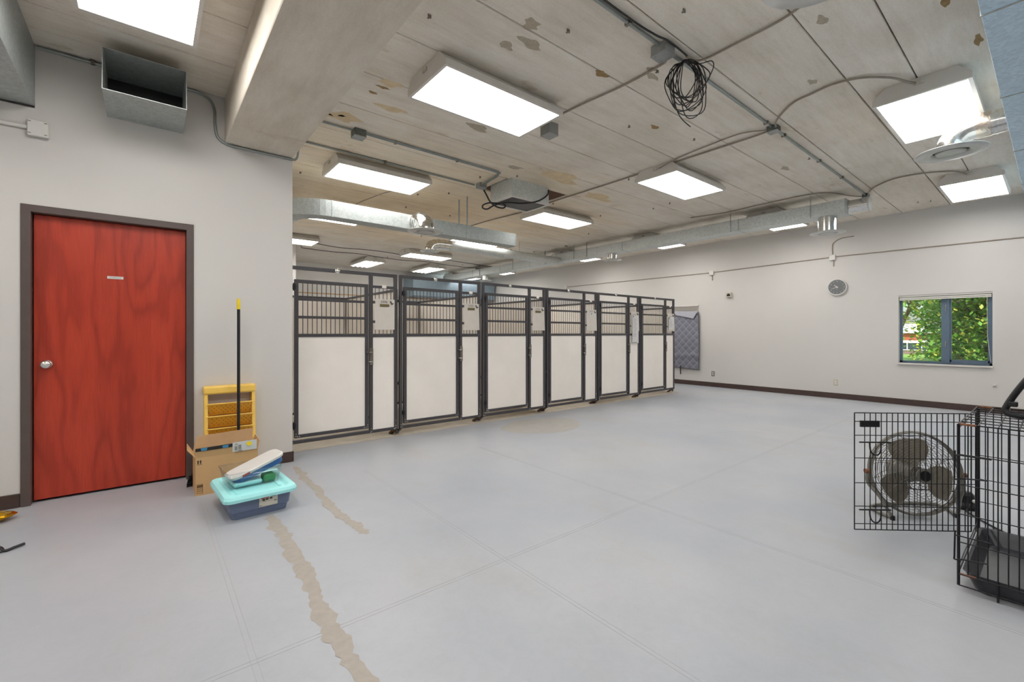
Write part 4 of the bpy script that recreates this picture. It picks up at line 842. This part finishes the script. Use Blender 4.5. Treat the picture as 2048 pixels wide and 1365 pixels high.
# swung-open door
D = Vector((-.745, .667, 0)).normalized(); hp = Vector((cx1, cy1+.012, 0))
def dp(s, z): return hp+D*s+Vector((0, 0, z))
W_ = .70; z0_, z1_ = .055, .765
rect = [dp(.02, z0_), dp(W_, z0_), dp(W_, z1_), dp(.02, z1_)]
p = panel('door', rect, [((dp(.055, z0_), dp(.055, z1_)), D*.0325, 19)])
for z in (.713, .629, .49, .339, .197, .09): MB().cyl(dp(0, z)-Vector((0, 0, 0)), dp(W_, z), .0026, 6).build('wire', M['wire'], p)
N_ = Vector((-D.y, D.x, 0)); N_ = N_ if N_.dot(Vector((-1, -1, 0))) > 0 else -N_
q = N_*.006
MB().add([dp(.665, .68)+q, dp(.555, .68)+q, dp(.555, .718)+q, dp(.665, .718)+q, dp(.665, .68)-q, dp(.555, .68)-q, dp(.555, .718)-q, dp(.665, .718)-q], [(0, 1, 2, 3), (7, 6, 5, 4), (0, 4, 5, 1), (1, 5, 6, 2), (2, 6, 7, 3), (3, 7, 4, 0)]).build('name_plate', M['black'], p)
for z in (.588, .178):
    MB().tube([dp(.675, z)+q, dp(.49, z)+q], .0045, 6).tube(smoothpath([dp(.615, z)+q, dp(.61, z-.05)+q, dp(.59, z-.075)+q, dp(.565, z-.075)+q, dp(.55, z-.05)+q, dp(.548, z)+q], 5), .0045, 6).build('slide_bolt', M['wire'], p)
# bent tube frame on top of the crate
tag(MB().tube(smoothpath([(3.43, -.02, 1.22), (3.43, .108, 1.0), (3.43, .165, .88), (3.425, .168, .845), (3.42, .145, .832), (3.42, .05, .829), (3.42, -.40, .829)], 8), .014, 12).bbox((3.41, .128, .875), (3.45, .16, .90), .004).build('bent_tube_frame', M['black']), 'bent black metal tube resting on top of the wire crate', 'metal frame')
# ================================================================== floor fan
fc = Vector((4.06, .62, .293)); f = Vector((-.75, -.655, .10)).normalized(); s = Vector((.66, -.75, 0)).normalized(); u = s.cross(f).normalized(); u = u if u.z > 0 else -u
r = empty('floor_fan', (4.06, .62, 0), 'round metal floor fan behind the open crate door', 'fan')
g = MB()
def circ(R, off, n=40): return [fc+f*off+(s*math.cos(a)+u*math.sin(a))*R for a in [2*math.pi*k/n for k in range(n)]]
def prof(t): return .27*math.sin(t*math.pi/2)**.8+.02, .085*math.cos(t*math.pi/2)**.9
for sg in (1, -1):
    for k in range(1, 15):
        t = k/14; R = .055+.217*t; off = sg*(.02+.075*math.sqrt(max(0, 1-t**3))); g.tube(circ(R, off, 32), .0016, 4, closed=True)
    for k in range(14):
        a = 2*math.pi*k/14+.1*sg; d = s*math.cos(a)+u*math.sin(a)
        g.tube([fc+f*sg*(.02+.075*math.sqrt(max(0, 1-(j/8)**3)))+(s*math.cos(a+.5*j/8)+u*math.sin(a+.5*j/8))*(.055+.217*j/8) for j in range(9)], .002, 4)
g.build('grille', M['fanmetal'], r)
MB().tube(circ(.276, .0, 48), .009, 8, closed=True).tube(circ(.274, .022, 48), .004, 6, closed=True).tube(circ(.274, -.022, 48), .004, 6, closed=True).build('outer_hoop', M['fanmetal'], r)
for b_ in range(3):
    a0 = math.radians(100+120*b_); vs = []; fs = []
    for j in range(7):
        R = .045+.19*j/6; w_ = math.radians(26+26*math.sin(math.pi*min(1, j/6*.8+.1)))
        for k in range(5):
            a = a0+w_*(k/4-.5)*(1.5 if j > 1 else 1); tw = (.5-k/4)*.05
            vs.append(fc+(s*math.cos(a)+u*math.sin(a))*R+f*tw)
    for j in range(6):
        for k in range(4): fs.append((j*5+k, j*5+k+1, (j+1)*5+k+1, (j+1)*5+k))
    MB().add(vs, fs, True).build('blade', M['blade'], r, recalc=False)
MB().cyl(fc-f*.03, fc+f*.03, .05, 20).build('hub', M['fanmetal'], r)
MB().cyl(fc+f*.09, fc+f*.10, .05, 24).build('front_cap', M['fanmetal'], r); MB().cyl(fc+f*.10, fc+f*.103, .034, 24).build('badge', M['black'], r)
MB().tube([fc-f*.03, fc-f*.06, fc-f*.17, fc-f*.19], [.05, .075, .075, .05], 20).build('motor', M['fanmetal'], r)
lp = fc-s*.285; rp = fc+s*.285
fl_, fr2 = Vector((3.86, .70, .012)), Vector((4.245, .43, .012))
MB().tube(smoothpath([lp, lp+Vector((0, 0, -.08)), (lp+fl_)/2+Vector((0, 0, -.02)), fl_], 6), .011, 10).build('stand_leg', M['fanmetal'], r)
MB().tube(smoothpath([rp, rp+Vector((0, 0, -.1)), (rp+fr2)/2+Vector((0, 0, -.02)), fr2], 6), .011, 10).build('stand_leg', M['fanmetal'], r)
bk = -f*.22; bk.z = 0
MB().tube(smoothpath([fl_, fl_+bk, fr2+bk, fr2], 8), .011, 10).build('stand_base', M['fanmetal'], r)
for p_ in (fl_, fr2): MB().cyl(p_-Vector((0, 0, .0115)), p_+Vector((0, 0, .014)), .014, 10).build('foot_cap', M['black'], r)
for p_ in (lp, rp): MB().cyl(p_-s*.02, p_+s*.02, .016, 10).build('pivot_knob', M['rust'], r)
cp = [fc-f*.17+Vector((0, 0, -.06)), fc-f*.17+s*.08+Vector((0, 0, -.14)), Vector((4.40, .5, .13)), Vector((4.50, .43, .10))]
MB().tube(smoothpath(cp, 6), .005, 6).build('power_cord', M['blackcable'], r)
r = empty('plug_block', (4.52, .41, 0), 'black plug block with a cord on the floor between fan and crate', 'plug block')
rr = random.Random(2)
MB().loft([[(4.52+(.05+.012*math.sin(3*a))*math.cos(a)*k, .41+(.055+.01*math.cos(2*a))*math.sin(a)*k, z) for a in [2*math.pi*i/10 for i in range(10)]] for k, z in ((1.2, .0), (1.25, .03), (1.0, .05), (.85, .10), (.5, .12))]).build('block_body', M['black'], r)
MB().tube(smoothpath([(4.47, .39, .05), (4.42, .40, .015), (4.384, .383, .006), (4.194, .254, .006), (4.058, .128, .006), (3.98, -.1, .006), (3.97, -.6, .006)], 8), .006, 6).build('cord', M['blackcable'], r)
MB().lathe([(0, 0), (.012, 0), (.012, .004), (0, .004)], (4.465, .37, .075), (-.8, -.6, .2), 10).build('plug_face', M['whitep'], r)
# ================================================================== outside the window
g = MB().quad((XW+.3, -12, -.3), (22, -12, -.7), (22, 30, -.7), (XW+.3, 30, -.3)).quad((22, -12, -.7), (120, -12, -1.25), (120, 60, -1.25), (22, 30, -.7)).build('lawn', M['grass'], recalc=False)
tag(g, 'green lawn outside the window', 'lawn', kind='structure')
r = empty('brick_building', (62, 12, -1.2), 'distant brick building with white bands seen through the left pane', 'building')
MB().box((60, 8.9, .5), (70, 16, 1.25)).build('brick_wall', M['brick'], r)
MB().box((59.6, 8.3, 1.25), (70.5, 16.4, 2.2)).build('roof_fascia', M['paleroof'], r)
MB().box((60, 8.0, -1.24), (70, 16, -.46)).build('lower_wall', M['fence'], r)
MB().box((59.9, 7.5, .25), (70, 16, .5)).box((59.9, 7.5, -.5), (70, 16, -.42)).build('white_band', M['paleroof'], r)
for k in range(6): MB().box((60.1, 7.55+k*1.1, -.42), (60.3, 8.6+k*1.1, .25)).build('window_pane', M['darkglass'], r)
for k in range(7): MB().box((59.85, 7.48+k*1.1, -.42), (60.05, 7.55+k*1.1, .25)).build('mullion', M['paleroof'], r)
tag(MB().box((24, 4.05, -.7), (24.08, 4.12, .52)).bbox((23.98, 4.03, .52), (24.1, 4.14, .56), .01).build('white_post', M['paleroof']), 'white post on the lawn seen in the left pane', 'post')
def tree(name, base, cen, rad, nleaf, size, mats, label, seed, ztop):
    rr = random.Random(seed); r = empty(name, base, label, 'tree')
    b = Vector(base); c = Vector(cen); tk = MB().tube(smoothpath([b, b.lerp(c, .5)+Vector((.1, .1, 0)), c], 5), [.16*(1-.06*i) for i in range(11)], 8)
    for k in range(7):
        e = c+Vector((rad[0]*rr.uniform(-.8, .8), rad[1]*rr.uniform(-.8, .8), rad[2]*rr.uniform(-.5, .7))); tk.tube(smoothpath([b.lerp(c, .45+.07*k), (b.lerp(c, .6)+e)/2+Vector((0, 0, .15)), e], 4), [.05-.005*i for i in range(9)], 6)
    tk.build('trunk', M['bark'], r)
    for mi, (m, fr_) in enumerate(mats):
        lf = MB()
        # leaves gathered in clumps on the branch tips
        cl = []
        for k in range(max(6, int(nleaf*fr_/28))):
            d = Vector((rr.gauss(0, 1), rr.gauss(0, 1), rr.gauss(0, 1))).normalized()*(rr.random()**.4); cl.append(c+Vector((d.x*rad[0], d.y*rad[1], d.z*rad[2])))
        for k in range(int(nleaf*fr_)):
            p_ = rr.choice(cl)+Vector((rr.gauss(0, 1), rr.gauss(0, 1), rr.gauss(0, .7)))*size*2.0
            a = Vector((rr.gauss(0, 1), rr.gauss(0, 1), rr.gauss(0, .6))).normalized(); b2 = perp(a)[0]*size*.32; a = a*size*.55
            lf.add([p_-a, p_+b2, p_+a, p_-b2], [(0, 1, 2, 3)])
        o = lf.build('foliage', M[m], r, recalc=False); o['kind'] = 'stuff'
tree('leafy_tree', (17, .9, -.5), (16.8, 1.15, 2.1), (1.8, 1.0, 2.2), 10000, .13, (('leaf', .7), ('leafy', .3)), 'dense green tree filling the right window pane', 1, 4)
tree('leafy_tree', (21.5, 1.8, -.6), (21, 2.45, 2.3), (1.3, .62, 1.5), 2400, .15, (('leaf', .75), ('leafy', .25)), 'green branch tree in the middle of the window, left of the mullion', 2, 4)
tree('leafy_tree', (33, 6.4, -.8), (32, 4.75, 3.4), (1.6, 1.1, 2.0), 900, .28, (('leafy', .8), ('leaf', .2)), 'sparse yellowing tree at the left edge of the window', 3, 5)
tree('low_shrub', (28, 3.2, -.75), (28, 3.2, .35), (1.2, .9, .6), 900, .2, (('leafy', .6), ('leaf', .4)), 'low yellow-green shrub under the branch tree outside', 4, 1)
tree('leafy_tree', (45, 3.8, -.9), (44, 3.6, 2.2), (3, 2.6, 3.0), 2600, .42, (('leaf', .8), ('leafy', .2)), 'far background tree behind the right pane', 6, 5)
